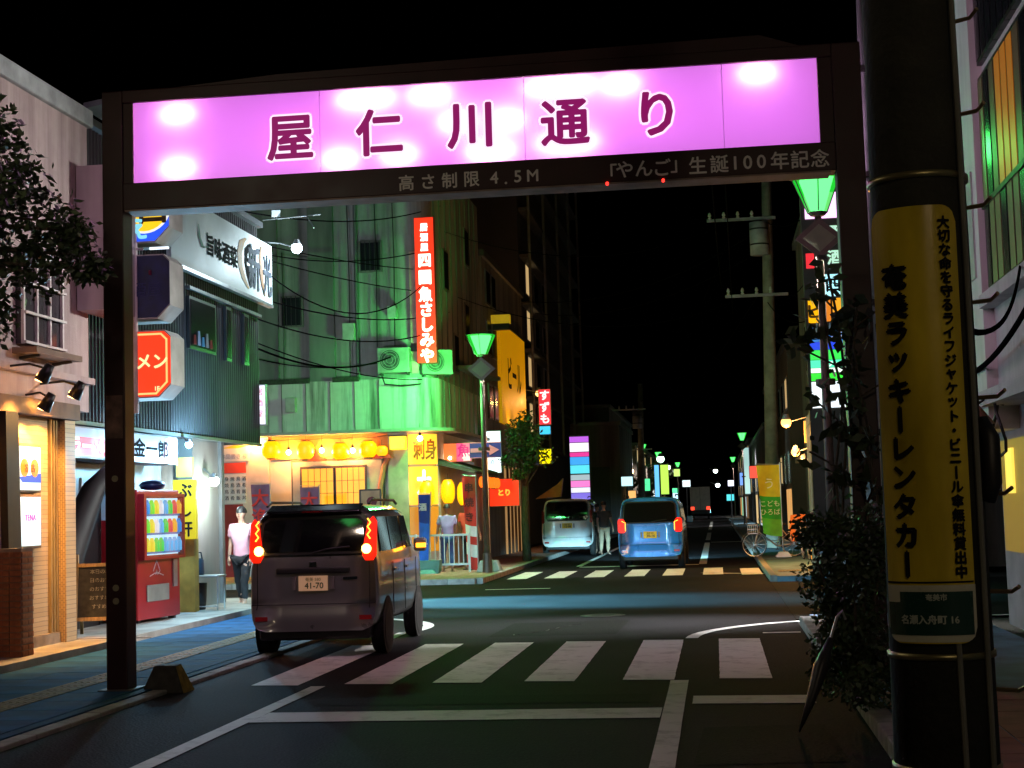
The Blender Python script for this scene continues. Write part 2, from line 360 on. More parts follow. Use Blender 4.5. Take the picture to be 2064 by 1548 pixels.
def panel_mat():
    m = bpy.data.materials.new('pink_panel'); m.use_nodes = True; nt = m.node_tree; nt.nodes.remove(nt.nodes['Principled BSDF'])
    out = nt.nodes['Material Output']; L = nt.links.new
    tr = nt.nodes.new('ShaderNodeBsdfTranslucent'); tr.inputs[0].default_value = (.9, .64, .88, 1)
    gl = nt.nodes.new('ShaderNodeBsdfGlossy'); gl.inputs['Roughness'].default_value = .25; gl.inputs[0].default_value = (.05, .05, .05, 1)
    em = nt.nodes.new('ShaderNodeEmission'); em.inputs[0].default_value = (.55, .15, .66, 1); em.inputs[1].default_value = .46
    a1 = nt.nodes.new('ShaderNodeAddShader'); a2 = nt.nodes.new('ShaderNodeAddShader')
    L(tr.outputs[0], a1.inputs[0]); L(gl.outputs[0], a1.inputs[1]); L(a1.outputs[0], a2.inputs[0]); L(em.outputs[0], a2.inputs[1]); L(a2.outputs[0], out.inputs[0])
    return m
pm = panel_mat()
for a, b in ((-5.28, -3.49), (-3.484, -1.586), (-1.58, .2), (.206, 1.04)):
    MB().box(a, b, 13.63, 13.636, 4.735, 5.5).build('sign_panel', pm, gate)
    MB().box(a, b, 13.845, 13.851, 4.735, 5.5).build('rear_panel', glow('rear_pink', (.9, .5, .75), 9), gate)
tube_m = glow('tube_white', (1, .93, 1), 6)
for x, z, wd, e in ((-4.85, 5.37, .3, 2.2), (-4.85, 4.86, .3, 2.2), (-3.05, 5.4, .5, 1.6), (-2.75, 4.86, .3, .5), (-2.2, 5.13, .3, 1.3), (-1.25, 5.4, .6, 2.0), (-1.2, 4.88, .5, 1.5), (-1.9, 4.84, .4, .9), (.52, 5.4, .3, 2.2), (-2.45, 5.4, .35, 1.3), (-1.75, 5.12, .3, 1.2), (-.7, 5.38, .3, .9), (-3.3, 4.85, .3, .5)):
    lo = lamp('AREA', 'sign_tube_light', (x, 13.715, z), (1, .82, .98), e * 42, gate, size=wd * 1.15, rot=(R(-90), 0, 0)); lo.data.shape = 'ELLIPSE'; lo.data.size_y = .16
    MB().cyl((x - wd / 2, 13.745, z), (x + wd / 2, 13.745, z), .015, n=8).build('fluorescent_tube', tube_m, gate)
wl = glow('letter_halo', (1, .8, 1), 1.15, False); dl = mat('letter_plum', (.075, .004, .035), .5, var=0, emit=(.2, .006, .09), es=1.2, sample=False)
for ch, x, z in (('屋', -3.765, 5.075), ('仁', -2.925, 5.075), ('川', -2.07, 5.085), ('通', -1.215, 5.06), ('り', -.385, 5.09)):
    text(ch, .43, wl, gate, (x, 13.627, z), bold=.034, name='letter_outline'); text(ch, .43, dl, gate, (x, 13.620, z), bold=.013, name='letter')
pale = mat('letter_grey', (.85, .8, .76), .6, var=.1)
for ch, x in zip('高さ制限4.5M', (-2.68, -2.48, -2.28, -2.08, -1.87, -1.765, -1.655, -1.52)): text(ch, .145, pale, gate, (x, 13.596, 4.585 - (.055 if ch == '.' else 0)), bold=.003)
for ch, x in zip('「やんご」生誕100年記念', (-.84, -.69, -.52, -.36, -.2, -.04, .15, .29, .4, .52, .68, .855, 1.03)): text(ch, .16, pale, gate, (x, 13.596, 4.592), bold=.003)
red_led = glow('red_led', (1, .03, .02), 3, False)
for x in (-.85, -.35): MB().ball((x, 13.59, 4.47), .018, 8).build('marker_lamp', red_led, gate)
for x in (-5.47,):
    for z, r in ((1.98, .03), (.98, .03), (.86, .03)): MB().cyl((x - .01, 13.6, z), (x - .01, 13.592, z), r, n=12).build('reflector', mat('reflector_tan', (.35, .3, .2), .4, var=0), gate)
MB().box(-5.56, -5.4, 13.594, 13.599, 2.35, 2.75).build('paper_notice', mat('old_paper', (.18, .1, .08), .8, var=.5, scale=9), gate)
# ------------------------------------------------------------------ left: plaster house with the bar entrance
pink_pl = stain_mat('plaster_pink', (.5, .4, .37), (.28, .2, .19), scale=.8, streak=.3, lo=.3, hi=.55)
dark = mat('near_black', (.012, .011, .012), .5, var=.2)
ha = thing('plaster_house', 'two storey pale plaster house with tiled warm lit bar entrance', 'building', (-8.0, 14, 0))
MB().box(-15, -8.0, 4, 19.0, 3.0, 6.75).build('upper_wall', pink_pl, ha)
MB().box(-15.1, -7.93, 3.95, 19.06, 6.75, 6.98).build('roof', mat('coping_grey', (.33, .36, .35), .7, var=.25), ha, bevel=.02)
tile_m = bpy.data.materials.new('mosaic_tile'); tile_m.use_nodes = True
def mosaic():
    nt = tile_m.node_tree; b = nt.nodes['Principled BSDF']; L = nt.links.new
    tc = nt.nodes.new('ShaderNodeTexCoord'); mp = nt.nodes.new('ShaderNodeMapping'); mp.inputs['Rotation'].default_value = (R(90), 0, R(90))
    br = nt.nodes.new('ShaderNodeTexBrick'); br.inputs['Scale'].default_value = 9; br.inputs['Color1'].default_value = (.5, .36, .2, 1); br.inputs['Color2'].default_value = (.42, .29, .15, 1)
    br.inputs['Mortar'].default_value = (.2, .15, .1, 1); br.inputs['Mortar Size'].default_value = .03; br.offset = .5
    L(tc.outputs['Object'], mp.inputs[0]); L(mp.outputs[0], br.inputs['Vector']); L(br.outputs['Color'], b.inputs['Base Color']); b.inputs['Roughness'].default_value = .45
    bp = nt.nodes.new('ShaderNodeBump'); bp.inputs['Strength'].default_value = .5; bp.inputs['Distance'].default_value = .004; bp.invert = True
    L(br.outputs['Fac'], bp.inputs['Height']); L(bp.outputs[0], b.inputs['Normal'])
mosaic()
MB().box(-15, -8.05, 4, 18.45, .12, 3.0).build('lower_wall', tile_m, ha)
MB().box(-8.05, -7.93, 18.1, 18.4, .13, 2.85).build('tiled_pilaster', tile_m, ha)
for y in (17.86, 17.94, 18.02): MB().box(-8.05, -8.01, y, y + .035, .27, 2.85).build('corner_trim', mat('brass_trim', (.45, .33, .15), .35, .6), ha)
cn = MB().box(-8.05, -7.9, 4, 18.5, 2.86, 3.06).build('canopy', mat('canopy_brown', (.16, .1, .06), .7, var=.3), ha, bevel=.01)
MB().box(-8.0, -7.9, 4, 18.98, 3.35, 3.43).build('string_course', pink_pl, ha)
wn_ = MB().box(-8.0, -7.93, 16.9, 18.0, 3.68, 4.78).build('window', mat('window_void', (.05, .045, .05), .15, var=0), ha)
wf = mat('white_frame', (.62, .58, .55), .5, var=.1)
for k in range(4): MB().box(-7.925, -7.89, 16.9 + .36 * k - .02, 16.9 + .36 * k + .02, 3.68, 4.78).build('mullion', wf, wn_)
for k in range(4): MB().box(-7.888, -7.86, 16.88, 18.02, 3.7 + .35 * k - .015, 3.7 + .35 * k + .015).build('glazing_bar', wf, wn_)
MB().box(-8.0, -7.7, 16.8, 18.1, 3.56, 3.63).build('window_ledge', mat('ledge_dark', (.2, .14, .1), .7), ha)
for y in (17.0, 17.9):
    MB().tube([(-8, y, 3.52), (-7.75, y, 3.55)], .02).build('ledge_bracket', dark, ha)
ty = MB().box(-7.98, -7.55, 18.6, 19.5, 4.28, 6.15).build('wall_box', mat('box_mauve', (.4, .33, .36), .7, var=.2, stretch=(1, 1, .2)), ha)
MB().cyl((-7.56, 19.52, 3.0), (-7.56, 19.52, 6.9), .035, n=10).build('drain_pipe', mat('pipe_white', (.55, .5, .5), .5), ha, smooth=True)
MB().prism([(-8.0, 6.98), (-7.3, 7.1), (-7.3, 7.16), (-8.0, 7.06)], 'y', 18.9, 19.9).build('awning', mat('awning_steel', (.3, .36, .4), .35, .6), ha)
MB().box(-8.6, -8.2, 18.46, 18.6, .13, 6.6).build('gap_fill', dark, ha)
# spot lights on arms over the entrance
spm = mat('spot_black', (.015, .014, .014), .4, .5, var=0)
sp0 = None
for i, (y, z, ln) in enumerate(((16.55, 3.28, .55), (17.55, 3.16, .5), (17.15, 3.0, .3))):
    t = thing('spot_light', ('black spotlight on long arm, left end of the plaster house canopy', 'black spotlight with round head nearest the gate post', 'small black spotlight hanging below the other two')[i], 'spotlight', (-8.0, y, z), group='spotlights over the bar entrance')
    MB().tube([(0, 0, .1), (ln * .6, 0, .12), (ln, 0, .05)], .014).build('arm', spm, t, local=True)
    MB().cyl((ln + .03, 0, .1), (ln - .08, 0, -.08), .05, .085, n=14).build('lamp_head', spm, t, local=True, smooth=True)
    MB().cyl((ln - .084, 0, -.083), (ln - .086, 0, -.088), .07, n=14).build('lens', glow('warm_lens', (1, .55, .2), 8, False), t, local=True)
    lamp('SPOT', 'spot_lamp', (ln - .1, 0, -.11), (1, .45, .1), 300, t, size=.05, rot=(0, R(16), 0), spot=R(95), local=True)
    lamp('POINT', 'spill_light', (ln - .12, 0, -.02), (1, .42, .08), 16, t, size=.04, local=True)
# two back-lit posters
pw = glow('poster_white', (.75, .93, 1), 1.1); pb = glow('poster_blue', (.03, .1, .75), .9, False); po = glow('poster_orange', (1, .3, .02), .9, False); pk = glow('poster_magenta', (.75, .05, .55), .9, False); pg = glow('poster_pale', (.35, .6, .75), .9, False)
p1 = thing('light_box', 'white lit poster with two orange circles and blue corner', 'light box', (-8.0, 17.2, 2.2))
MB().box(-8.05, -7.97, 16.86, 17.5, 1.95, 2.52).build('case', mat('case_brown', (.2, .12, .06), .5), p1, bevel=.008)
MB().box(-7.969, -7.964, 16.89, 17.47, 1.98, 2.49).build('poster', pw, p1)
for y in (17.03, 17.3): MB().cyl((-7.963, y, 2.24), (-7.958, y, 2.24), .105, n=20).build('disc', po, p1); 
text('名古', .1, mat('ink_brown', (.15, .03, .01), .6, var=0), p1, (-7.955, 17.165, 2.24), '+x', gap=2.2)
MB().prism([(16.89, 2.13), (17.47, 2.18), (17.47, 2.07), (16.98, 2.07)], 'x', -7.963, -7.96).build('blue_band', pb, p1)
text('SG', .12, pg, p1, (-7.96, 17.15, 2.41), '+x', name='lettering')
p2 = thing('light_box', 'white lit poster with magenta lettering below the other poster', 'light box', (-8.0, 17.2, 1.6))
MB().box(-8.05, -7.97, 16.86, 17.5, 1.3, 1.93).build('case', MC['case_brown'], p2, bevel=.008)
MB().box(-7.969, -7.964, 16.89, 17.47, 1.33, 1.9).build('poster', pw, p2)
text('TENA', .1, pk, p2, (-7.96, 17.18, 1.66), '+x', gap=1.1)
MB().box(-8.05, -7.96, 16.78, 16.855, 1.25, 2.55).build('blue_edge', pb, p2)
# brick pier and dark door jamb at the frame's left edge
bp_ = thing('brick_pier', 'low brick pier beside the bar entrance', 'pier', (-7.75, 16.35, .13))
MB().box(-7.9, -7.62, 16.2, 16.5, .13, 1.32).build('core', mat('mortar', (.25, .2, .16), .9), bp_)
brm = mat('brick_orange', (.35, .14, .06), .8, var=.4, scale=20)
bk = MB().box(-.006, .012, -.14, -.006, -.028, .028).build('brick', brm, bp_)
bk.location = (.13, .15, .035)
for c in range(17):
    for j in range(2):
        if c == 0 and j == 0: continue
        o = bk.copy(); C.objects.link(o); o.parent = bp_; o.location = (.13, .15 - .15 * j + (.0 if c % 2 else -.03) * (1 if j == 0 else 0), .035 + .068 * c)
bk2 = MB().box(-.13, -.005, -.012, .006, -.028, .028).build('brick', brm, bp_)
for c in range(17):
    for j in range(2):
        o = bk2 if c + j == 0 else bk2.copy()
        if c + j: C.objects.link(o); o.parent = bp_
        o.location = (.0 + .135 * j, -.15, .035 + .068 * c)
one(MB().prism([(16.45, .26), (16.78, .26), (16.66, 2.86), (16.35, 2.86)], 'x', -7.95, -7.86), 'door_board', dark, 'dark leaning door board left of the lit posters', 'board')

# ------------------------------------------------------------------ ramen shop with corrugated upper floor
hb = thing('ramen_shop', 'dark corrugated two storey ramen shop on the street corner', 'building', (-8.2, 22, 0))
cl = MB(); ys = []; y = 18.62
cor = mat('corrugated_grey', (.055, .05, .052), .6, .1, var=.35, scale=2.5, stretch=(1, 1, .25))
prof = []
while y < 27.2:
    prof += [(y, 0), (y + .05, 0), (y + .065, .022), (y + .1, .022)]; y += .115
prof.append((27.2, 0))
cl.v = [(-8.22 + d, yy, z) for yy, d in prof for z in (2.9, 6.9)]
cl.f = [(2 * i, 2 * i + 2, 2 * i + 3, 2 * i + 1) for i in range(len(prof) - 1)]
cl.build('corrugated_cladding', cor, hb)
MB().box(-15, -8.225, 18.62, 27.19, 2.9, 6.88).build('upper_wall', mat('wall_charcoal', (.07, .07, .075), .8), hb)
MB().box(-15.1, -8.1, 18.6, 27.3, 6.9, 7.0).build('roof', mat('roof_steel', (.12, .12, .13), .5, .5), hb)
MB().box(-8.23, -8.17, 18.6, 27.25, 2.86, 2.91).build('flashing', mat('flash_grey', (.2, .21, .22), .4, .6), hb)
steel = mat('silver_wall', (.34, .34, .32), .42, .45, var=.25, scale=1.5, stretch=(1, 1, .3))
MB().box(-15, -8.75, 18.62, 24.4, .12, 2.9).build('lower_wall', mat('shop_wall', (.28, .29, .3), .6, var=.25), hb)
MB().box(-15, -8.5, 24.4, 25.8, .12, 2.9).build('corner_wall', steel, hb)
MB().box(-8.52, -8.44, 25.72, 25.86, .12, 2.9).build('corner_post', mat('post_grey', (.14, .14, .14), .5), hb)
gl = mat('dark_glass', (.012, .013, .016), .22, var=0, spec=.22)
for a, b, z0, z1 in ((23.35, 24.65, 4.28, 5.12), (25.2, 25.5, 4.25, 5.18), (26.2, 26.5, 4.27, 5.18)):
    f = MB().box(-8.2, -8.15, a, b, z0, z1).build('window', mat('frame_dark', (.05, .05, .055), .4, .4), hb)
    MB().box(-8.149, -8.143, a + .05, b - .05, z0 + .05, z1 - .05).build('pane', gl, f)
bt = [(.3, .05, .03), (.4, .4, .45), (.1, .25, .35), (.35, .3, .25)]
for k in range(5):
    MB().cyl((-8.138, 23.55 + .2 * k, 4.36), (-8.138, 23.55 + .2 * k, 4.36 + .15 + .08 * (k % 2)), .035, .02, n=8).build('window_bottle', mat('bottle_%d' % (k % 4), bt[k % 4], .3, var=0), hb)
MB().box(-8.2, -8.12, 23.3, 27.2, 5.22, 5.27).build('trim_strip', MC['flash_grey'], hb)
MB().box(-8.2, -7.0, 18.5, 18.52, .13, .14).build('threshold', conc, hb)
# dark entrance with noren pole and leaning bundle left of the vending machine
MB().box(-8.76, -8.7, 18.9, 21.0, .13, 2.4).build('door', mat('door_dark', (.02, .018, .018), .4), hb)
for k in range(3): MB().box(-8.7, -8.68, 19.9 + .22 * k, 19.94 + .22 * k, .9, 2.2).build('door_slat', mat('slat_beige', (.35, .3, .24), .6), hb)
MB().tube([(-8.5, 18.9, .2), (-8.4, 19.2, 1.2), (-8.2, 19.6, 2.0), (-7.95, 20.1, 2.45)], [.22, .24, .16, .1], 10).build('folded_awning', mat('tarp_black', (.015, .014, .016), .6), hb, smooth=True)
# fascia light box
fb = thing('fascia_sign', 'white and red lit ramen fascia sign above the vending machine', 'sign', (-8.2, 20.8, 2.4))
MB().box(-8.7, -8.2, 18.65, 22.85, 2.42, 2.84).build('case', mat('case_grey', (.3, .3, .32), .5), fb)
fw_ = glow('fascia_white', (.6, .7, .95), .5); fr = glow('fascia_red', (.85, .03, .05), .8, False)
MB().box(-8.199, -8.19, 18.67, 22.83, 2.44, 2.82).build('face', fw_, fb)
MB().prism([(18.7, 2.46), (20.35, 2.46), (20.55, 2.7), (18.7, 2.7)], 'x', -8.189, -8.186).build('red_patch', fr, fb)
MB().prism([(22.2, 2.46), (22.8, 2.46), (22.8, 2.8), (22.3, 2.8)], 'x', -8.189, -8.186).build('red_patch', glow('fascia_pink', (.9, .22, .3), .8, False), fb)
ink = mat('ink_black', (.012, .011, .012), .95, var=0, spec=.05)
text('ラーメン', .26, glow('fascia_lettering', (.95, .9, .95), .9, False), fb, (-8.183, 19.55, 2.58), '+x', bold=.012, sx=1.35)
text('金一郎', .27, ink, fb, (-8.183, 21.72, 2.63), '+x', bold=.01, sx=1.7)
text('正', .27, glow('fascia_lettering', (.95, .9, .95), .9, False), fb, (-8.183, 22.55, 2.63), '+x', bold=.01, sx=1.5)
# roof banner
bn = thing('roof_banner', 'long white brush lettered sign board on the corrugated shop', 'sign', (-8.1, 25, 5.5))
MB().box(-8.14, -8.06, 22.3, 27.7, 5.52, 6.62).build('board', mat('board_white', (.6, .64, .64), .55, var=.2, scale=1.2), bn)
MB().box(-8.15, -8.05, 22.28, 27.74, 5.46, 5.515).build('frame', mat('frame_alu', (.35, .37, .38), .35, .7), bn)
text('旨味酒菜', .36, ink, bn, (-8.052, 24.75, 6.05), '+x', bold=.012, sx=1.1, ext=.002)
org = mat('brush_ochre', (.36, .17, .03), .7, var=.3, scale=9); gry = mat('brush_slate', (.05, .055, .075), .95, var=.5, scale=7)
def stroke(pts, m, x=-8.052, nm='brush_stroke'):
    a = MB(); L_ = []; R_ = []
    for i, (y, z, wd) in enumerate(pts):
        L_.append((x, y - wd, z)); R_.append((x, y + wd, z))
    a.add(L_ + R_, [(i, i + len(pts), i + 1 + len(pts), i + 1) for i in range(len(pts) - 1)]); a.build(nm, m, bn)
stroke([(26.1, 6.5, .05), (25.85, 6.4, .14), (25.72, 6.2, .13), (25.75, 5.95, .13), (25.95, 5.75, .12), (26.2, 5.62, .06)], org)
stroke([(26.3, 6.42, .05), (26.1, 6.3, .09), (26.05, 6.05, .06), (26.2, 5.85, .09), (26.35, 5.66, .05)], ink, -8.048)
text('新', .8, gry, bn, (-8.046, 26.55, 6.05), '+x', bold=.02, ext=.001, sx=.9)
stroke([(27.0, 6.5, .04), (26.92, 6.3, .07), (26.98, 6.0, .09), (27.05, 5.8, .08), (27.2, 5.62, .04)], mat('brush_brown', (.2, .1, .05), .7), -8.044)
text('光', .75, gry, bn, (-8.042, 27.35, 6.02), '+x', bold=.02, ext=.001, sx=.7)
stroke([(23.55, 6.3, .01), (23.6, 6.1, .05), (23.75, 5.95, .07), (24.0, 6.0, .05), (24.1, 6.08, .01)], mat('brush_green', (.02, .2, .1), .7), -8.05)
# bare flood bulb on an arm in front of the banner
def bulb_lamp(lab, base, tip, r, e, col, energy, group=None):
    t = thing('flood_lamp', lab, 'lamp', base, group=group)
    d = Vector(tip) - Vector(base)
    MB().tube([(0, 0, 0), d * .5 + Vector((0, 0, .03)), d], .016).build('arm', mat('arm_grey', (.35, .36, .36), .4, .6), t, local=True)
    MB().cyl(d + Vector((0, 0, r * .6)), d + Vector((0, 0, r * 1.6)), r * .9, r * .4, n=14).build('socket', mat('socket_grey', (.3, .3, .3), .5), t, local=True)
    MB().ball(d, r, 14).build('bulb', glow('bulb_%.2f%.2f_%d' % (col[0], col[2], e), col, e), t, local=True, smooth=True)
    if energy: lamp('POINT', 'lamp_light', d + Vector((.3 if base[0] < 0 else 0, -.1, -r * 1.3 - .12)), col, energy, t, size=.05, local=True)
    return t
bulb_lamp('bright white flood bulb on an arm beyond the roof banner', (-8.14, 27.5, 6.68), (-7.52, 27.5, 6.53), .1, 30, (.7, .9, 1), 210)
fl = thing('flood_lamp', 'small unlit white floodlight on a bar above the roof banner', 'lamp', (-8.1, 27.3, 7.05))
MB().tube([(0, 0, 0), (.5, 0, .02), (1.1, 0, .05)], .012).build('arm', MC['arm_grey'], fl, local=True)
MB().rbox((.25, 0, .12), (.16, .1, .14), .3, .4).build('lamp_head', mat('lamp_white', (.6, .62, .62), .4), fl, local=True, bevel=.01)
MB().rbox((.9, 0, -.08), (.02, .04, .26), 0, 0, R(-30)).build('stay', MC['arm_grey'], fl, local=True)
lamp_b = bulb_lamp('white bulb under the overhang right of the fascia sign', (-8.2, 22.95, 2.88), (-8.05, 22.95, 2.73), .055, 45, (.3, .68, 1), 330)
bulb_lamp('bright white bulb on the silver corner wall of the ramen shop', (-8.5, 24.95, 2.42), (-8.32, 24.95, 2.2), .085, 45, (.85, 1, .95), 110)
bulb_lamp('white bulb in front of the fascia sign near the gate post', (-8.2, 20.3, 2.86), (-8.02, 20.3, 2.72), .05, 40, (.35, .7, 1), 40)
# unseen lamp added behind the ramen shop to throw cool light across the junction
sl = thing('wall_lamp', 'added unseen cool lamp behind the ramen shop, lighting the junction', 'lamp', (-10.6, 27.2, 3.3))
MB().tube([(0, 0, 0), (0, .25, .05), (.05, .4, 0)], .02).build('arm', MC['arm_grey'], sl, local=True)
MB().rbox((.12, .4, -.03), (.3, .22, .08), 0, 0, R(25)).build('lamp_head', MC['lamp_white'], sl, local=True, bevel=.02)
MB().rbox((.115, .4, -.08), (.24, .17, .01), 0, 0, R(25)).build('lens', glow('lens_cool', (.5, .9, 1), 20, False), sl, local=True)
so_ = lamp('SPOT', 'added_street_beam', (.2, .4, -.12), (.2, .75, 1), 150000, sl, size=.06, rot=(0, 0, 0), spot=R(30), blend=.8, local=True)
so_.rotation_euler = Vector((6.6, -1.1, -3.2)).to_track_quat('-Z', 'Y').to_euler()
lamp('POINT', 'lamp_light', (.2, .6, -.2), (.8, .97, 1), 800, sl, size=.06, local=True)
# projecting signs with cut corners
def cut_sign(nm, lab, z0, z1, cut, face_m, side_m, border=None, inner=None):
    t = thing(nm, lab, 'sign', (-7.5, 19.7, z0)); x0, x1 = -7.96, -7.08
    poly = [(x0 + .02, z0), (x1 - cut, z0), (x1, z0 + cut), (x1, z1 - cut * .5), (x1 - cut * .5, z1), (x0 + .02, z1)]
    MB().prism(poly, 'y', 19.52, 20.05).build('case', side_m, t)
    MB().prism([(x * .998 - .016 if x > -7.5 else x + .02, z + (.02 if z < (z0 + z1) / 2 else -.02)) for x, z in poly], 'y', 19.51, 19.518).build('face', face_m, t)
    return t, poly
side_g = mat('sign_case', (.36, .36, .35), .5, var=.2)
s1, pl = cut_sign('projecting_sign', 'red lit ramen sign with cream border and cut corner', 3.2, 4.1, .17, glow('sign_red', (1, .045, .01), 1.15), side_g)
cr = glow('sign_cream', (1, .62, .2), 1.1, False)
for (xa, za), (xb, zb) in zip(pl, pl[1:] + pl[:1]):
    k = .88; cx_, cz_ = -7.52, 3.65
    a = Vector((cx_ + (xa - cx_) * k, 19.508, cz_ + (za - cz_) * k)); b = Vector((cx_ + (xb - cx_) * k, 19.508, cz_ + (zb - cz_) * k))
    d = b - a; MB().rbox((a + b) / 2, (d.length + .02, .004, .026), 0, 0, -math.atan2(d.z, d.x)).build('border', cr, s1)
cw_ = glow('sign_cream_letter', (1, .85, .4), 1.15, False)
text('ラーメン', .215, cw_, s1, (-7.56, 19.503, 3.68), bold=.008, rz=0)
text('1F', .075, cw_, s1, (-7.27, 19.503, 3.32), bold=.003)
s2, pl = cut_sign('projecting_sign', 'unlit navy sign with cut corner between two lit signs', 4.25, 5.12, .18, mat('navy_face', (.006, .009, .07), .35, var=.4, scale=6), side_g)
text('居酒屋', .2, mat('navy_letter', (.012, .014, .1), .4, var=0), s2, (-7.5, 19.503, 4.65))
for a in (-7.35, -7.62): MB().cyl((a, 19.5, 4.87), (a + .02, 19.496, 4.87), .035, n=10).build('red_dot', mat('dot_red', (.12, .005, .03), .5, var=0), s2)
MB().cyl((-7.36, 19.54, 5.2), (-7.1, 19.54, 5.2), .018, n=8).build('tube_lamp', glow('tube_cool', (.75, .88, 1), 1.6, False), s2)
MB().cyl((-7.7, 19.54, 5.2), (-7.45, 19.54, 5.2), .018, n=8).build('tube_lamp', mat('tube_grey', (.4, .4, .42), .4), s2)
s3, pl = cut_sign('projecting_sign', 'blue lit sign with large yellow disc at the top of the sign post', 5.28, 6.2, .2, glow('sign_blue', (.02, .1, .95), 1.0), side_g)
MB().cyl((-7.42, 19.506, 5.78), (-7.42, 19.503, 5.78), .38, n=32).build('disc_rim', glow('rim_pale', (.9, .9, .85), 1, False), s3)
MB().cyl((-7.42, 19.502, 5.78), (-7.42, 19.499, 5.78), .35, n=32).build('disc', glow('disc_yellow', (1, .62, .01), 1.1, False), s3)
text('古', .5, mat('ink_olive', (.06, .035, .0), .5, var=0), s3, (-7.3, 19.495, 5.78), bold=.01)
text('え', .3, glow('pale_cyan', (.25, .75, .9), 1, False), s3, (-7.52, 19.494, 5.47), bold=.012)
pst = thing('sign_post', 'slim steel post carrying the stacked projecting signs', 'post', (-7.95, 19.8, 0))
MB().cyl((0, 0, .12), (0, 0, 6.6), .05, n=12).build('shaft', mat('post_pink', (.42, .34, .32), .5, .2), pst, local=True, smooth=True)
for z in (3.4, 3.9, 4.5, 5.0, 5.5): MB().rbox((.02, 0, z), (.14, .14, .05)).build('clamp', dark, pst, local=True)
MB().box(-.06, .06, -.06, .06, .12, .2).build('foot', dark, pst, local=True)
# small white vertical sign at the far corner
ws = thing('projecting_sign', 'narrow white lit sign with red letters at the far corner of the ramen shop', 'sign', (-8.1, 27.3, 3.2))
MB().box(-8.32, -8.1, 27.28, 27.4, 3.25, 4.0).build('case', side_g, ws)
MB().box(-8.31, -8.11, 27.27, 27.279, 3.27, 3.98).build('face', glow('white_violet', (.9, .85, 1), 1.2), ws)
text('居酒屋', .13, glow('rose_letter', (.8, .2, .3), .8, False), ws, (-8.21, 27.265, 3.66), vertical=True, pitch=.2)
# vending machine
vm = thing('vending_machine', 'red drinks vending machine with lit window in front of the ramen shop', 'vending machine', (-7.9, 22.0, .13))
vred = mat('vend_red', (.42, .012, .018), .35, var=.15, scale=2, coat=.3)
MB().box(-8.2, -7.62, 21.35, 22.62, .17, 2.02).build('body', vred, vm, bevel=.02)
for y in (21.45, 22.5): MB().box(-7.75, -7.65, y - .03, y + .03, .13, .17).build('foot', dark, vm)
wnw = MB().box(-7.619, -7.612, 21.45, 22.55, 1.08, 1.9).build('display_window', glow('vend_glow', (.45, .8, 1), 1.15), vm)
cc = [(.9, .75, .05), (.1, .7, .1), (.05, .3, .8), (.85, .85, .9), (.8, .1, .1), (.2, .85, .05), (.15, .5, .9), (.95, .5, .05)]
for rw in range(3):
    MB().box(-7.611, -7.58, 21.45, 22.55, 1.1 + .27 * rw, 1.13 + .27 * rw).build('shelf', glow('shelf_blue', (.05, .25, .6), .7, False), vm)
    for k in range(8):
        c = cc[(k * 3 + rw * 5) % 8] if rw else cc[(k + 2) % 8]
        c = cc[1] if rw == 0 and 2 <= k <= 3 else (cc[0] if rw == 0 and k < 2 else (cc[6] if rw == 0 else c))
        y = 21.53 + .135 * k
        MB().lathe([(.001, 0), (.042, 0), (.045, .02), (.045, .13), (.03, .17), (.02, .2), (.001, .2)], (-7.56, y, 1.13 + .27 * rw), 10).build('drink', glow('drink_%d' % cc.index(c), c, .75, False), vm, smooth=True)
vg = MB().box(-7.53, -7.525, 21.43, 22.57, 1.06, 1.92).build('glass', None, vm)
gm = bpy.data.materials.new('clear_glass'); gm.use_nodes = True
def glassy(m, tint=(1, 1, 1), gloss=.08):
    nt = m.node_tree; nt.nodes.remove(nt.nodes['Principled BSDF']); L = nt.links.new
    a = nt.nodes.new('ShaderNodeBsdfTransparent'); a.inputs[0].default_value = (*tint, 1); b = nt.nodes.new('ShaderNodeBsdfGlossy'); b.inputs['Roughness'].default_value = .03
    x = nt.nodes.new('ShaderNodeMixShader'); x.inputs[0].default_value = gloss; L(a.outputs[0], x.inputs[1]); L(b.outputs[0], x.inputs[2]); L(x.outputs[0], nt.nodes['Material Output'].inputs[0])
glassy(gm); vg.data.materials.append(gm)
MB().box(-7.62, -7.52, 21.38, 21.45, 1.02, 1.96).box(-7.62, -7.52, 22.55, 22.6, 1.02, 1.96).box(-7.62, -7.52, 21.45, 22.55, 1.92, 1.96).box(-7.62, -7.52, 21.45, 22.55, 1.02, 1.06).build('window_frame', vred, vm)
MB().box(-7.62, -7.6, 21.6, 22.25, .42, .66).build('delivery_flap', mat('flap_grey', (.3, .3, .26), .4), vm, bevel=.01)
MB().box(-7.62, -7.598, 22.38, 22.5, .6, 1.0).build('coin_panel', mat('panel_silver', (.4, .4, .4), .35, .6), vm)
MB().box(-8.18, -7.9, 21.34, 21.349, 1.6, 1.98).build('side_label', mat('label_white', (.75, .78, .85), .5, var=0), vm)
lw = mat('label_print', (.7, .55, .6), .5, var=0)
MB().tube([(-7.617, 21.8, .85), (-7.617, 21.9, 1.0), (-7.617, 22.0, .85), (-7.617, 21.93, .8), (-7.617, 21.9, .86), (-7.617, 21.87, .8)], .008, 5).build('leaf_print', lw, vm)
MB().tube([(-7.617, 21.7, .78), (-7.617, 21.85, .82), (-7.617, 21.95, .82), (-7.617, 22.1, .78)], .007, 5).build('leaf_print', lw, vm)
lamp('AREA', 'window_light', (-7.5, 22.0, 1.45), (.4, .75, 1), 80, vm, size=.9, rot=(0, R(-90), 0)); vm.location += Vector((-.43, -.22, 0)); vm.rotation_euler = (0, 0, R(-8)); vm.location.y -= .1
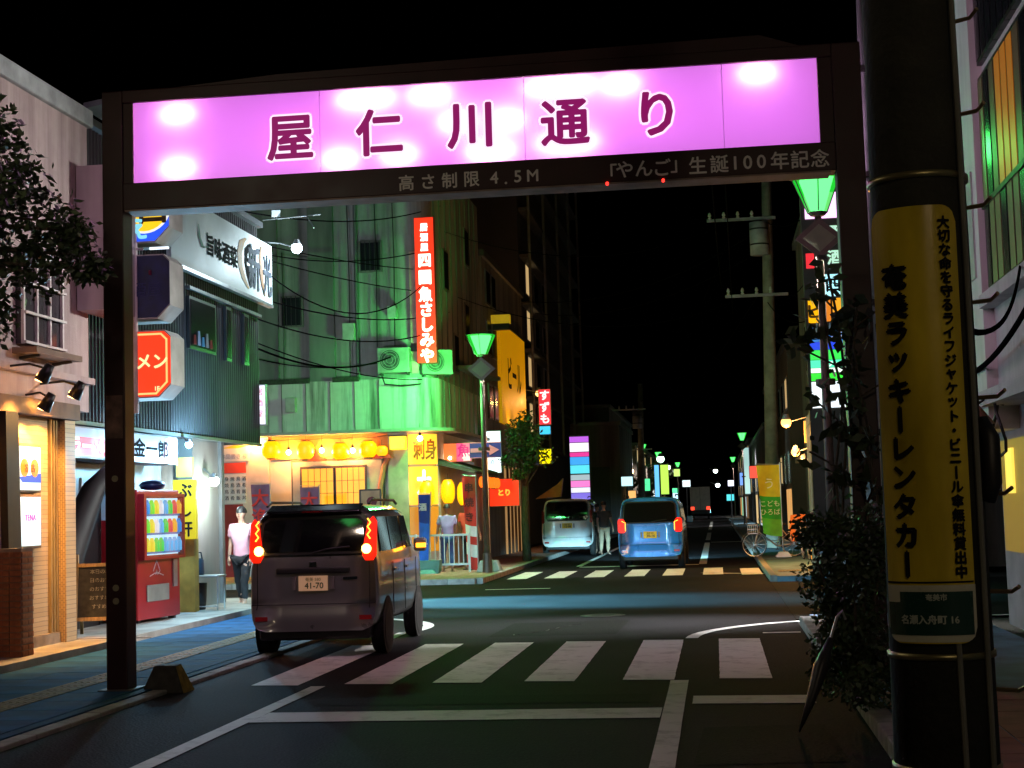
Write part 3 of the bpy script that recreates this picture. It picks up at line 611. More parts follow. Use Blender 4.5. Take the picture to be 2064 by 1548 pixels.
bg_ = one(MB().lathe([(.02, .0), (.16, .02), (.2, .08), (.15, .13), (.02, .15)], (-8.25, 21.9, 2.021), 14), 'plastic_bag', mat('bag_navy', (.01, .02, .08), .3), 'crumpled navy bag lying on top of the vending machine', 'bag', smooth=True)
bg_.scale = (1, 1, 1)
# chalkboard A-frame
cb = thing('chalkboard', 'folding chalkboard sign leaning at the dark shop entrance', 'chalkboard', (-7.75, 19.0, .13), R(14))
cb.location = (-7.85, 19.0, .13)
wood = mat('wood_pale', (.4, .26, .11), .6, var=.3, scale=12, stretch=(4, 4, .5))
for x in (-.32, .3):
    MB().rbox((x, .0, .52), (.045, .035, 1.06), 0, R(-12)).build('frame_leg', wood, cb, local=True)
    MB().rbox((x, .34, .52), (.04, .03, 1.06), 0, R(12)).build('rear_leg', wood, cb, local=True)
MB().rbox((-.01, .02, .56), (.58, .015, .66), 0, R(-12)).build('slate', mat('slate_black', (.02, .022, .022), .6, var=.6, scale=14), cb, local=True)
for z in (.9, .22): MB().rbox((-.01, .0 - (.52 - z) * .2, z), (.6, .03, .045), 0, R(-12)).build('rail', wood, cb, local=True)
chalk = mat('chalk', (.3, .3, .28), .9, var=.5, scale=30)
for k in range(5): text('本日のおすすめ'[k:k + 4], .06, chalk, cb, (-.02, -.05 + .0 - (.5 - (.82 - .11 * k)) * .21, .82 - .11 * k), rz=0, local=True, ext=.001, name='chalk_line')
# yellow vertical sign, stool, dark water can
ysn = thing('projecting_sign', 'yellow vertical sign with black brush letters beside the vending machine', 'sign', (-8.2, 23.3, 1.2))
MB().box(-8.44, -8.07, 23.3, 23.38, 1.27, 2.2).build('board', glow('yellow_board', (.95, .68, .02), .55), ysn)
text('ぶし軒', .24, ink, ysn, (-8.25, 23.293, 1.73), vertical=True, pitch=.3, bold=.008)
MB().box(-8.4, -8.14, 23.34, 23.42, 2.24, 2.55).build('upper_board', mat('board_mustard', (.5, .36, .05), .6), ysn)
MB().box(-8.42, -8.14, 23.4, 23.6, .13, 1.27).build('post_board', mat('board_ochre', (.42, .25, .04), .6, var=.3), ysn)
stl = thing('side_table', 'small metal side table standing before the silver corner wall', 'table', (-8.15, 23.95, .13))
MB().box(-.28, .28, -.2, .2, .52, .55).build('table_top', mat('table_grey', (.4, .42, .42), .4, .4), stl, local=True, bevel=.008)
for x in (-.25, .25):
    for y_ in (-.17, .17): MB().cyl((x, y_, 0), (x, y_, .52), .012, n=8).build('leg', MC['table_grey'], stl, local=True)
MB().cyl((-.25, -.17, .06), (.25, -.17, .06), .01, n=8).build('rail', MC['table_grey'], stl, local=True)
wc = thing('water_can', 'dark blue watering can on the side table', 'can', (-8.28, 23.95, .681))
MB().lathe([(.001, 0), (.1, 0), (.11, .05), (.1, .24), (.06, .27), (.001, .27)], (0, 0, 0), 16).build('body', mat('can_navy', (.015, .03, .05), .4), wc, local=True, smooth=True)
MB().tube([(-.08, 0, .24), (-.06, 0, .36), (.06, 0, .36), (.08, 0, .24)], .012).build('handle', MC['can_navy'], wc, local=True)
bsk = one(MB().lathe([(.001, 0), (.15, 0), (.17, .2), (.18, .42), (.16, .42), (.15, .22), (.001, .1)], (-8.33, 24.0, .13), 14), 'waste_bin', mat('bin_dark', (.02, .025, .03), .6), 'dark round waste bin under the side table', 'bin', smooth=True)
# concrete wheel-stop block by the gate post
blk = thing('concrete_block', 'yellow and black striped concrete block beside the left gate post', 'block', (-5.1, 13.88, 0))
def frust(a, b, z0, z1): return MB().add([(-a[0], -a[1], z0), (a[0], -a[1], z0), (a[0], a[1], z0), (-a[0], a[1], z0), (-b[0], -b[1], z1), (b[0], -b[1], z1), (b[0], b[1], z1), (-b[0], b[1], z1)], [(0,3,2,1),(4,5,6,7),(0,1,5,4),(1,2,6,5),(2,3,7,6),(3,0,4,7)])
frust((.2, .16), (.1, .09), 0, .25).build('body', mat('block_dark', (.05, .045, .04), .8, var=.4, scale=12, bump=.4), blk, local=True, bevel=.012)
yf = MB().add([(.2, -.15, .002), (.2, .15, .002), (.103, .08, .24), (.103, -.08, .24)], [(0, 1, 2, 3)]).build('yellow_face', mat('block_yellow', (.32, .22, .03), .8, var=.4, scale=12), blk, local=True)
yf.location.x += .004
# ------------------------------------------------------------------ concrete izakaya building on the far corner
def corner_plan(off=0., y1=46.0, x0=-13.2, r=.6):
    pts = [(x0, y1), (x0, 37.5 - off), (-7.5, 37.5 - off)]
    for k in range(1, 9):
        t = R(-90 + 90 * k / 8); pts.append((-7.5 + (r + off) * math.cos(t), 38.1 + (r + off) * math.sin(t)))
    pts += [(-6.9 + off, y1)]
    return pts
hc = thing('concrete_building', 'stained concrete building with rounded corner above the lantern lit izakaya', 'building', (-8, 41, 0))
concw = stain_mat('concrete_stained', (.3, .3, .28), (.11, .11, .1), scale=.55, streak=.12, lo=.36, hi=.6)
concb = stain_mat('concrete_band', (.5, .5, .47), (.12, .12, .11), scale=1.1, streak=.25, lo=.33, hi=.52)
MB().prism(corner_plan(), 'z', 4.9, 10.8).build('upper_wall', concw, hc)
MB().prism(corner_plan(.14), 'z', 3.64, 4.9).build('band_wall', concb, hc)
MB().prism(corner_plan(.5), 'z', 3.56, 3.64).build('band_lip', mat('lip_grey', (.3, .29, .27), .8), hc)
MB().prism(corner_plan(.02), 'z', .1, 3.56).build('lower_wall', mat('shop_plaster', (.55, .55, .53), .7, var=.12, scale=2), hc)
for a, b, z1 in ((-11.4, -10.75, 8.0), (-9.95, -9.3, 8.6)):                       # broad pilasters
    MB().box(a, b, 37.4, 37.5, 4.9, 10.8).build('pilaster', mat('pilaster_dark', (.13, .13, .125), .9, var=.4, scale=2, stretch=(1, 1, .15)), hc)
for a, b in ((-11.3, -9.95), (-9.35, -8.68)):
    MB().box(a, b, 37.28, 37.36, 4.86, 4.98).build('moss_ledge', mat('moss_black', (.03, .035, .025), .95, var=.5, scale=20), hc)
MB().cyl((-8.72, 37.42, 4.9), (-8.72, 37.42, 10.6), .05, n=10).build('drain_pipe', mat('pipe_dark', (.08, .08, .08), .6), hc)
MB().cyl((-7.05, 39.2, 4.9), (-7.05, 39.2, 10.6), .045, n=10).build('drain_pipe', MC['pipe_dark'], hc)
for y, z in ((39.6, 7.4), (41.0, 5.3), (43.0, 6.4), (43.2, 8.6)):
    f = MB().box(-6.9, -6.86, y, y + .75, z, z + 1.1).build('window', mat('frame_rust', (.1, .09, .08), .6), hc)
    MB().box(-6.859, -6.855, y + .06, y + .69, z + .06, z + 1.04).build('pane', gl, f)
MB().box(-6.9, -6.3, 41.5, 45.9, 5.45, 5.55).build('side_ledge', mat('ledge_grey', (.2, .2, .18), .9), hc)
for k in range(9): MB().box(-6.885, -6.86, 38.3 + .85 * k, 38.34 + .85 * k, 4.9, 10.7).build('form_joint', mat('joint_dark', (.1, .1, .09), .9), hc)
for k in range(8): MB().box(-6.757, -6.73, 38.5 + .8 * k, 38.52 + .8 * k, 3.66, 4.88).build('band_joint', MC['joint_dark'], hc)
for x, z in ((-10.4, 6.3), (-8.35, 7.6)):
    f = MB().box(x - .3, x + .3, 37.44, 37.51, z, z + .8).build('window', MC['frame_rust'], hc); MB().box(x - .25, x + .25, 37.43, 37.438, z + .05, z + .75).build('pane', gl, f)
    for k in range(5): MB().box(x - .24 + .12 * k - .008, x - .24 + .12 * k + .008, 37.38, 37.395, z + .02, z + .78).build('window_grille', dark, f)
for x, z, w_, h_ in ((-9.05, 5.9, .3, .42), (-7.9, 6.4, .22, .3), (-10.55, 4.15, .26, .36)): MB().box(x, x + w_, 37.2, 37.5, z, z + h_).build('meter_box', mat('meter_grey', (.3, .3, .28), .6, var=.2), hc, bevel=.01)
for x, z0, z1 in ((-8.9, 4.9, 9.5), (-8.2, 5.7, 9.8), (-7.75, 5.7, 10.2), (-10.6, 4.9, 8.2)): MB().tube([(x, 37.33, z0), (x + .02, 37.36, (z0 + z1) / 2), (x - .01, 37.36, z1)], .014, 6).build('wall_cable', dark, hc)
for k in range(6): MB().box(-11.3 + .62 * k, -11.285 + .62 * k, 37.335, 37.362, 3.66, 4.88).build('band_joint', MC['joint_dark'], hc)
# shop front under the band
MB().box(-11.05, -8.0, 37.36, 37.48, 2.98, 3.55).build('fascia', mat('fascia_orange', (.62, .2, .04), .6, var=.15), hc)
MB().box(-8.0, -7.5, 37.38, 37.48, .1, 3.55).build('corner_panel', mat('corner_panel', (.5, .42, .3), .6), hc)
MB().box(-10.46, -8.12, 37.34, 37.47, .1, 2.97).build('door_frame', mat('frame_brown', (.05, .035, .03), .5), hc)
MB().box(-10.42, -8.16, 37.32, 37.339, .1, 2.9).build('shopfront', mat('shop_grey', (.36, .37, .35), .6), hc)
shj = glow('shoji_glow', (1, .42, .015), 1.15)
for a, b in ((-10.17, -9.38), (-9.3, -8.58)):
    d = MB().box(a - .05, b + .05, 37.28, 37.318, .3, 2.78).build('lattice_door', MC['frame_brown'], hc)
    MB().box(a, b, 37.272, 37.279, .6, 2.72).build('paper_pane', shj, d)
    for k in range(1, 5): MB().box(a + (b - a) * k / 5 - .006, a + (b - a) * k / 5 + .006, 37.262, 37.271, .6, 2.72).build('lattice_bar', mat('lattice', (.3, .1, .02), .6), d)
    for k in range(1, 7): MB().box(a, b, 37.255, 37.261, .6 + .3 * k, .612 + .3 * k).build('lattice_bar', MC['lattice'], d)
MB().tube([(-8.0, 37.3, 2.95), (-8.1, 37.3, 2.7), (-8.2, 37.3, 2.2), (-8.2, 37.3, .2)], .06, 8).build('pipe_cover', mat('pipe_coral', (.5, .2, .12), .5), hc, smooth=True)
MB().box(-13.1, -11.03, 37.3, 37.47, .1, 3.55).build('side_panel', mat('panel_lilac', (.5, .48, .52), .6, var=.1), hc)
MB().box(-13.1, -11.7, 37.25, 37.3, .1, 1.9).build('red_dado', mat('dado_red', (.25, .02, .02), .6), hc)
MB().box(-11.35, -11.05, 37.27, 37.3, .1, 1.2).build('white_dado', MC['shop_plaster'], hc)
# menu posters on the panel
def poster(lab, x0, x1, z0, z1, base, y=37.27):
    t = thing('menu_poster', lab, 'poster', ((x0 + x1) / 2, y, z0)); MB().box(x0, x1, y - .01, y, z0, z1).build('sheet', base, t); return t
mp1 = poster('white poster with yellow swoosh at the top of the lilac panel', -12.35, -11.5, 2.98, 3.45, mat('paper_lilac', (.7, .68, .72), .6, var=.05))
MB().prism([(-12.25, 3.3), (-11.9, 3.38), (-11.52, 3.36), (-11.8, 3.3)], 'y', 37.252, 37.258).build('swoosh', mat('swoosh_yellow', (.75, .6, .03), .6, var=0), mp1)
text('お品書き 夜', .13, mat('ink_lilac', (.3, .28, .4), .6, var=0), mp1, (-11.9, 37.254, 3.1))
mp2 = poster('plain red header poster on the lilac panel', -12.35, -11.6, 2.68, 2.94, mat('paper_red', (.75, .06, .03), .5, var=0))
text('お', .1, MC['paper_lilac'], mp2, (-12.2, 37.254, 2.8))
mp3 = poster('white menu poster with columns of small writing', -12.35, -11.6, 1.92, 2.66, mat('paper_pale', (.72, .72, .74), .6, var=.05))
for k in range(5): text('刺身焼鳥酒肴飯丼'[k:k + 4], .11, ink, mp3, (-12.25 + .15 * k, 37.254, 2.3), vertical=True, pitch=.16)
# lantern row and bulbs
def lantern_mb(r, h, n=14, ribs=7):
    pr = []
    for i in range(ribs * 2 + 1):
        t = i / (ribs * 2); rr = r * (1 - .55 * abs(2 * t - 1) ** 3.2); pr.append((rr * (1 if i % 2 else .965), h * (t - .5)))
    return MB().lathe(pr, (0, 0, 0), n)
def lantern(lab, loc, r, h, m, txt=None, grp='paper lanterns at the izakaya', cap=True):
    t = thing('paper_lantern', lab, 'lantern', loc, group=grp)
    lantern_mb(r, h).build('shade', m, t, local=True, smooth=True)
    if cap:
        for s in (-1, 1): MB().cyl((0, 0, s * h * .5 - .015), (0, 0, s * h * .5 + .015), r * .5, n=14).build('ring', dark, t, local=True)
    MB().cyl((0, 0, h * .5), (0, 0, h * .5 + .14), .006, n=6).build('cord', dark, t, local=True)
    if txt: text(txt, r * .62, ink, t, (0, -r - .012, 0), vertical=True, pitch=r * .7, local=True, bold=.004)
    return t
lyel = glow('lantern_yellow', (1, .44, .001), 1.6); lamb = glow('lantern_amber', (1, .3, .005), 2.2); lora = glow('lantern_orange', (1, .16, .01), 1.6)
row = ((-10.87, 3.22, .24, .44, lyel, 'large round yellow lantern at the left end of the lantern row'), (-10.0, 3.18, .22, .46, lamb, 'yellow lantern second from the left in the lantern row'),
       (-9.12, 3.12, .22, .42, lyel, 'yellow lantern above the gap between the lattice doors'), (-8.42, 3.15, .22, .42, lyel, 'round yellow lantern above the right lattice door'), (-8.08, 3.1, .15, .26, lamb, 'small amber lantern at the right end of the lantern row'))
for x, z, r, h, m, lab in row: lantern(lab, (x, 37.05, z), r, h, m)
bw = glow('bulb_warm', (1, .72, .4), 26)
def bare_bulb(lab, loc, r=.07, m=bw, e=9, col=(1, .36, .06)):
    t = thing('light_bulb', lab, 'bulb', loc, group='bare bulbs on the izakaya front')
    MB().ball((0, 0, 0), r, 12).build('globe', m, t, local=True, smooth=True); MB().cyl((0, 0, r * .8), (0, 0, r * .8 + .09), r * .45, n=10).build('socket', dark, t, local=True)
    MB().cyl((0, 0, r * .8 + .09), (0, 0, r + .3), .006, n=6).build('cord', dark, t, local=True)
    lamp('POINT', 'bulb_light', (0, r * 1.9, -.04), col, e, t, size=.05, local=True)
for x, z, lab in ((-10.42, 3.14, 'bare bulb left of the lattice doors'), (-9.58, 3.16, 'bare bulb above the left lattice door'), (-8.8, 3.13, 'bare bulb above the right lattice door'), (-11.32, 3.4, 'bare bulb above the lilac panel')):
    bare_bulb(lab, (x, 37.0, z), .065, e=120)
fc = thing('box_lantern', 'rectangular yellow box lantern at the right end of the fascia', 'lantern', (-7.7, 37.2, 3.2))
MB().box(-7.9, -7.52, 37.1, 37.37, 3.12, 3.45).build('shade', glow('box_yellow', (1, .6, .02), 1.6), fc, bevel=.015)
MB().box(-7.92, -7.5, 37.09, 37.37, 3.45, 3.48).build('lid', dark, fc)
for x, lab in ((-9.75, 'red fan shaped plate below the left of the lantern row'), (-8.1, 'red fan shaped plate below the small amber lantern')):
    one(MB().prism([(x - .25, 2.92), (x + .25, 2.92), (x + .12, 3.08), (x + .08, 3.2), (x - .08, 3.2), (x - .12, 3.08)], 'y', 37.15, 37.2), 'fan_plate', mat('plate_red', (.6, .05, .01), .5, var=0), lab, 'plate')
one(MB().tube([(-11.05, 37.02, 3.48)] + [(-11.05 + k * .4, 37.02, 3.46 - .02 * (k % 2)) for k in range(1, 8)] + [(-7.9, 37.02, 3.48)], .008, 5), 'lantern_wire', dark, 'black wire from which the lantern row hangs', 'wire')
# corner: tall lit panels, lantern, calligraphy
cs = thing('corner_sign', 'tall glowing yellow calligraphy sign on the rounded izakaya corner', 'sign', (-7.1, 37.3, 2))
for k, (z0, z1, m) in enumerate(((2.75, 3.5, glow('corner_amber', (1, .5, .03), 1.7)), (1.75, 2.7, glow('corner_gold', (1, .46, .03), 1.5)), (.6, 1.7, glow('corner_dim', (.8, .3, .02), .7)))):
    a = MB(); n_ = 8; vs = []
    for i in range(n_ + 1):
        t = R(-96 + 78 * i / n_)
        for z in (z0, z1): vs.append((-7.5 + .68 * math.cos(t), 38.1 + .68 * math.sin(t), z))
    a.add(vs, [(2 * i, 2 * i + 2, 2 * i + 3, 2 * i + 1) for i in range(n_)]); a.build('lit_panel', m, cs, smooth=True)
text('刺身', .5, mat('ink_rust', (.25, .06, .0), .6, var=0), cs, (-7.08, 37.46, 3.12), rz=R(35), bold=.012, sx=.6)
text('大', .6, mat('ink_white', (.9, .8, .6), .6, var=0, emit=(1, .85, .5), es=1.4, sample=False), cs, (-7.12, 37.45, 2.3), rz=R(35), bold=.03, sx=.6)
text('村', .4, ink, cs, (-7.12, 37.45, 1.25), rz=R(35), bold=.008, sx=.7)
lantern('tall yellow lantern hanging at the rounded izakaya corner', (-7.02, 37.25, 2.02), .2, .62, lyel, None)
bare_bulb('bare bulb at the top of the rounded izakaya corner', (-7.15, 37.2, 3.38), .07, e=26)
ll = lantern('big yellow paper lantern left of the pair under the dark eave', (-6.68, 38.3, 2.07), .18, .62, lyel, None)
lantern('big yellow paper lantern right of the pair under the dark eave', (-6.27, 38.3, 2.0), .18, .6, lyel, None)
bare_bulb('bare bulb beside the right big paper lantern', (-6.1, 38.25, 1.98), .06, e=14)
for k, (x, y, z, lab) in enumerate(((-5.98, 39.6, 2.3, 'small red orange lantern nearest the big lanterns under the eave'), (-5.98, 40.5, 2.3, 'second small red orange lantern along the eave'), (-5.98, 41.4, 2.3, 'third small red orange lantern along the eave'), (-5.98, 42.1, 2.3, 'small red orange lantern at the far end of the eave'))):
    lantern(lab, (x, y, z), .11, .3, lora, None, 'small red lanterns under the eave')
ev = thing('dark_eave', 'small dark tiled eave above the two big lanterns', 'eave', (-6.5, 39, 2.4))
MB().prism([(-6.9, 2.75), (-5.95, 2.5), (-5.95, 2.55), (-6.9, 2.86)], 'y', 38.1, 42.2).build('roof_board', mat('eave_dark', (.04, .035, .03), .7), ev)
for k in range(14): MB().cyl((-6.88, 38.2 + .3 * k, 2.86), (-5.95, 38.2 + .3 * k, 2.57), .04, n=8).build('roof_tile', mat('tile_dark', (.05, .05, .05), .4), ev, smooth=True)
px = thing('fascia_sign', 'pink and orange lit box sign above the dark eave', 'sign', (-6.6, 39, 2.9))
MB().box(-6.9, -6.15, 39.0, 39.3, 2.82, 3.32).build('case', mat('case_red', (.3, .1, .05), .5), px)
MB().box(-6.55, -6.17, 38.985, 38.998, 2.84, 3.3).build('pink_face', glow('pink_face', (1, .12, .25), 1.1), px)
MB().box(-6.88, -6.555, 38.985, 38.998, 2.84, 3.3).build('orange_face', glow('orange_face', (1, .22, .05), 1.0), px)
text('魚', .32, glow('hot_pink', (.8, .0, .2), .9, False), px, (-6.36, 38.98, 3.12), bold=.01); text('福', .2, glow('pale_face', (1, .8, .75), 1, False), px, (-6.3, 38.98, 2.95), bold=.01)
MB().ball((-6.72, 38.94, 2.93), .045, 10).build('bulb', bw, px)
# red vertical sign
vsn = thing('vertical_sign', 'tall red lit vertical sign with white letters on the concrete corner', 'sign', (-6.9, 37.2, 5.2))
MB().box(-7.15, -6.66, 37.1, 37.3, 5.22, 8.86).build('case', mat('case_red2', (.35, .02, .01), .5), vsn)
MB().box(-7.14, -6.67, 37.088, 37.098, 5.24, 8.84).build('face', glow('vsign_red', (1, .035, .008), 1.25), vsn)
vw = glow('vsign_letter', (1, .88, .75), 2.2, False)
text('居酒屋', .19, vw, vsn, (-6.9, 37.08, 8.35), vertical=True, pitch=.25, bold=.014, sx=.95)
text('四園魚', .36, vw, vsn, (-6.9, 37.08, 7.35), vertical=True, pitch=.42, bold=.016, sx=.9)
text('さしみや', .36, vw, vsn, (-6.89, 37.08, 5.98), vertical=True, pitch=.38, bold=.02, sx=.95)
MB().box(-7.34, -7.17, 37.32, 37.37, 5.75, 8.05).build('side_board', mat('side_salmon', (.55, .28, .24), .6), vsn)
MB().box(-7.34, -7.17, 37.32, 37.37, 5.0, 5.55).build('side_board', MC['side_salmon'], vsn)
for z in (5.6, 8.2): MB().tube([(-6.95, 37.5, z), (-6.95, 37.3, z)], .025).build('bracket', dark, vsn)
# air conditioner outdoor unit
def aircon(lab, loc, rz=0):
    t = thing('air_conditioner', lab, 'air conditioner', loc, rz)
    m = mat('ac_cream', (.2, .2, .18), .5, var=.2)
    MB().box(-.4, .4, -.15, .15, 0, .62).build('case', m, t, local=True, bevel=.015)
    MB().cyl((-.08, -.155, .31), (-.08, -.165, .31), .25, n=24).build('fan_well', mat('fan_dark', (.02, .02, .02), .6), t, local=True)
    g_ = MB()
    for r_ in (.08, .15, .22, .26): g_.lathe([(r_ - .006, -.17), (r_ + .006, -.17), (r_ + .006, -.178), (r_ - .006, -.178)], (-.08, 0, .31), 24, 'y')
    g_.build('fan_guard', m, t, local=True)
    for k in range(4):
        a = 1.57 * k + .4; MB().rbox((-.08 + .11 * math.cos(a), -.168, .31 + .11 * math.sin(a)), (.2, .005, .07), 0, 0, -a).build('fan_blade', mat('blade_grey', (.06, .06, .06), .5), t, local=True)
    for x in (-.33, .33): MB().rbox((x, .02, -.03), (.04, .34, .05)).build('bracket', dark, t, local=True)
    return t
aircon('air conditioner unit on the concrete wall left of the red sign', (-7.75, 37.2, 5.02))
aircon('air conditioner unit below the red vertical sign', (-6.8, 37.7, 4.98), R(30))
one(MB().tube([(-8.1, 37.3, 5.0), (-8.0, 37.2, 4.75), (-7.6, 37.2, 4.7), (-7.1, 37.2, 4.72)], .02), 'cable', dark, 'slack cable looping under the air conditioner', 'cable')
# white fence, banners, one-way sign
fn = thing('white_fence', 'low white rail fence before the izakaya corner', 'fence', (-7.4, 36.6, .1))
fwm = mat('fence_white', (.62, .66, .68), .5, var=.12)
for z in (.98, .28): MB().box(-8.5, -5.9, 36.58, 36.62, z, z + .045).build('rail', fwm, fn)
for k in range(23): MB().cyl((-8.46 + .115 * k, 36.6, .3), (-8.46 + .115 * k, 36.6, .98), .012, n=8).build('baluster', fwm, fn)
for x in (-8.5, -7.2, -5.9): MB().cyl((x, 36.6, .1), (x, 36.6, 1.04), .028, n=10).build('post', fwm, fn)
def nobori(lab, loc, h, wd, cols, pole_m, sway=.12, side=-1, txt=None, tm=None, pitch=.3, ts=.24, lean=0., base=None):
    t = thing('banner_flag', lab, 'banner', loc)
    MB().cyl((0, 0, 0), (lean, 0, h), .014, n=8).build('pole', pole_m, t, local=True)
    MB().cyl((lean, 0, h - .05), (lean + side * wd, 0, h - .02), .008, n=6).build('cross_bar', pole_m, t, local=True)
    z1 = h - .06
    for m, dz in cols:
        a = MB(); vs = []; ny = 8; nz = max(2, int(dz / .12))
        for i in range(nz + 1):
            z = z1 - dz * i / nz; f_ = (h - z) / h
            for j in range(ny + 1):
                u_ = j / ny; vs.append((lean * z / h + side * wd * u_ * (1 - .25 * f_ * u_), sway * .5 * math.sin(u_ * 5 + z * 3) * u_, z + .12 * f_ * u_ * u_))
        a.add(vs, [(i * (ny + 1) + j, i * (ny + 1) + j + 1, (i + 1) * (ny + 1) + j + 1, (i + 1) * (ny + 1) + j) for i in range(nz) for j in range(ny)])
        a.build('cloth', m, t, local=True, smooth=True); z1 -= dz
    if txt: text(txt, ts, tm, t, (lean * .6 + side * wd * .5, -sway * .5 - .015, h - .1 - pitch * len(txt) * .55), vertical=True, pitch=pitch, local=True, bold=.008)
    if base: frust((.22, .22), (.12, .12), 0, .14).build('base', base, t, local=True, bevel=.02)
    return t
navy = mat('cloth_navy', (.02, .05, .3), .8, var=.2); blue = mat('cloth_blue', (.03, .15, .65), .8, var=.2); rcl = mat('cloth_red', (.6, .03, .02), .8, var=.15); wcl = mat('cloth_white', (.7, .68, .66), .8, var=.1)
stp = mat('pole_steel', (.5, .5, .5), .35, .7, var=0)
nobori('blue banner flag leaning on the white fence', (-6.85, 36.3, .1), 1.95, .3, ((navy, .7), (blue, 1.0)), stp, .08, -1, '酒 魚', wcl, .4, .18, .1, mat('base_green', (.12, .3, .25), .5))
nobori('red and white banner flag beside the one way sign', (-5.72, 36.75, .1), 2.35, .34, ((rcl, 1.2), (wcl, .25), (rcl, .2), (wcl, .3), (rcl, .3)), stp, .1, -1, '串焼き', mat('ink_flag', (.1, .0, .0), .7, var=0), .35, .22)
nobori('red lettered banner flag left of the izakaya door', (-10.5, 35.6, .1), 2.3, .46, ((mat('cloth_pinkred', (.25, .12, .2), .8), 1.3),), stp, .1, -1, '大漁', mat('flag_scarlet', (.75, .04, .03), .7, var=0), .46, .42)
nobori('red lettered banner flag in front of the lattice doors', (-9.3, 35.6, .1), 2.2, .46, ((MC['cloth_pinkred'], 1.3),), stp, .1, -1, '大漁', MC['flag_scarlet'], .46, .42)
mb_ = thing('menu_stand', 'wooden framed menu stand with dark red emblem', 'menu stand', (-8.2, 36.2, .1))
for x in (-.25, .25): MB().box(x - .02, x + .02, -.02, .02, 0, 2.05).build('leg', MC['frame_brown'], mb_, local=True)
for z in (1.3, 2.02): MB().box(-.25, .25, -.02, .02, z, z + .04).build('rail', MC['frame_brown'], mb_, local=True)
MB().box(-.23, .23, -.005, .005, 1.34, 2.02).build('sheet', mat('sheet_tan', (.5, .33, .2), .7), mb_, local=True)
MB().cyl((.03, -.012, 1.75), (.03, -.007, 1.75), .13, n=9).build('emblem', mat('emblem_wine', (.15, .01, .03), .6), mb_, local=True)
ow = thing('one_way_sign', 'blue one way arrow sign on a steel post before the izakaya', 'traffic sign', (-5.42, 36.6, .1))
MB().cyl((0, 0, 0), (0, 0, 3.25), .03, n=10).build('post', stp, ow, local=True)
MB().box(-.4, .36, -.05, -.035, 2.72, 3.1).build('plate', mat('sign_blue_dark', (.015, .015, .12), .4, var=0), ow, local=True)
MB().prism([(-.38, 2.86), (.08, 2.86), (.08, 2.78), (.32, 2.91), (.08, 3.04), (.08, 2.96), (-.38, 2.96)], 'y', -.058, -.051).build('arrow', mat('arrow_red_lit', (.5, .14, .16), .4, var=0), ow, local=True)  # white arrow and rim, with the red light on them put into the colour
MB().box(-.4, .36, -.054, -.0505, 2.72, 2.74).box(-.4, .36, -.054, -.0505, 3.08, 3.1).build('rim', MC['arrow_red_lit'], ow, local=True)
frust((.3, .25), (.2, .18), 0, .28).build('base', mat('base_conc', (.25, .26, .25), .8, var=.3), ow, local=True, bevel=.03)
gbx = one(MB().add([(-7.05, 36.2, .1), (-6.6, 36.2, .1), (-6.6, 36.5, .1), (-7.05, 36.5, .1), (-7.1, 36.15, .42), (-6.55, 36.15, .42), (-6.55, 36.53, .42), (-7.1, 36.53, .42)], [(0,3,2,1),(4,5,6,7),(0,1,5,4),(1,2,6,5),(2,3,7,6),(3,0,4,7)]), 'planter_box', mat('planter_green', (.1, .25, .2), .6, var=.2), 'pale green plastic planter box at the foot of the white fence', 'planter')

# ------------------------------------------------------------------ street lamps: inverted pyramid heads over a diamond plaque
lc_m = glow('lamp_core', (.2, 1, .34), 4); lp_m = bpy.data.materials.new('lamp_glass_green'); lp_m.use_nodes = True
def lampglass():
    nt = lp_m.node_tree; nt.nodes.remove(nt.nodes['Principled BSDF']); L = nt.links.new
    a = nt.nodes.new('ShaderNodeBsdfTransparent'); a.inputs[0].default_value = (.75, 1, .75, 1); e = nt.nodes.new('ShaderNodeEmission'); e.inputs[0].default_value = (.03, 1, .06, 1); e.inputs[1].default_value = .8
    x = nt.nodes.new('ShaderNodeMixShader'); x.inputs[0].default_value = .62; L(a.outputs[0], x.inputs[1]); L(e.outputs[0], x.inputs[2]); L(x.outputs[0], nt.nodes['Material Output'].inputs[0]); lp_m.cycles.emission_sampling = 'NONE'
lampglass()
lpost = mat('lamp_post_brown', (.09, .06, .045), .5, .3, var=.3)
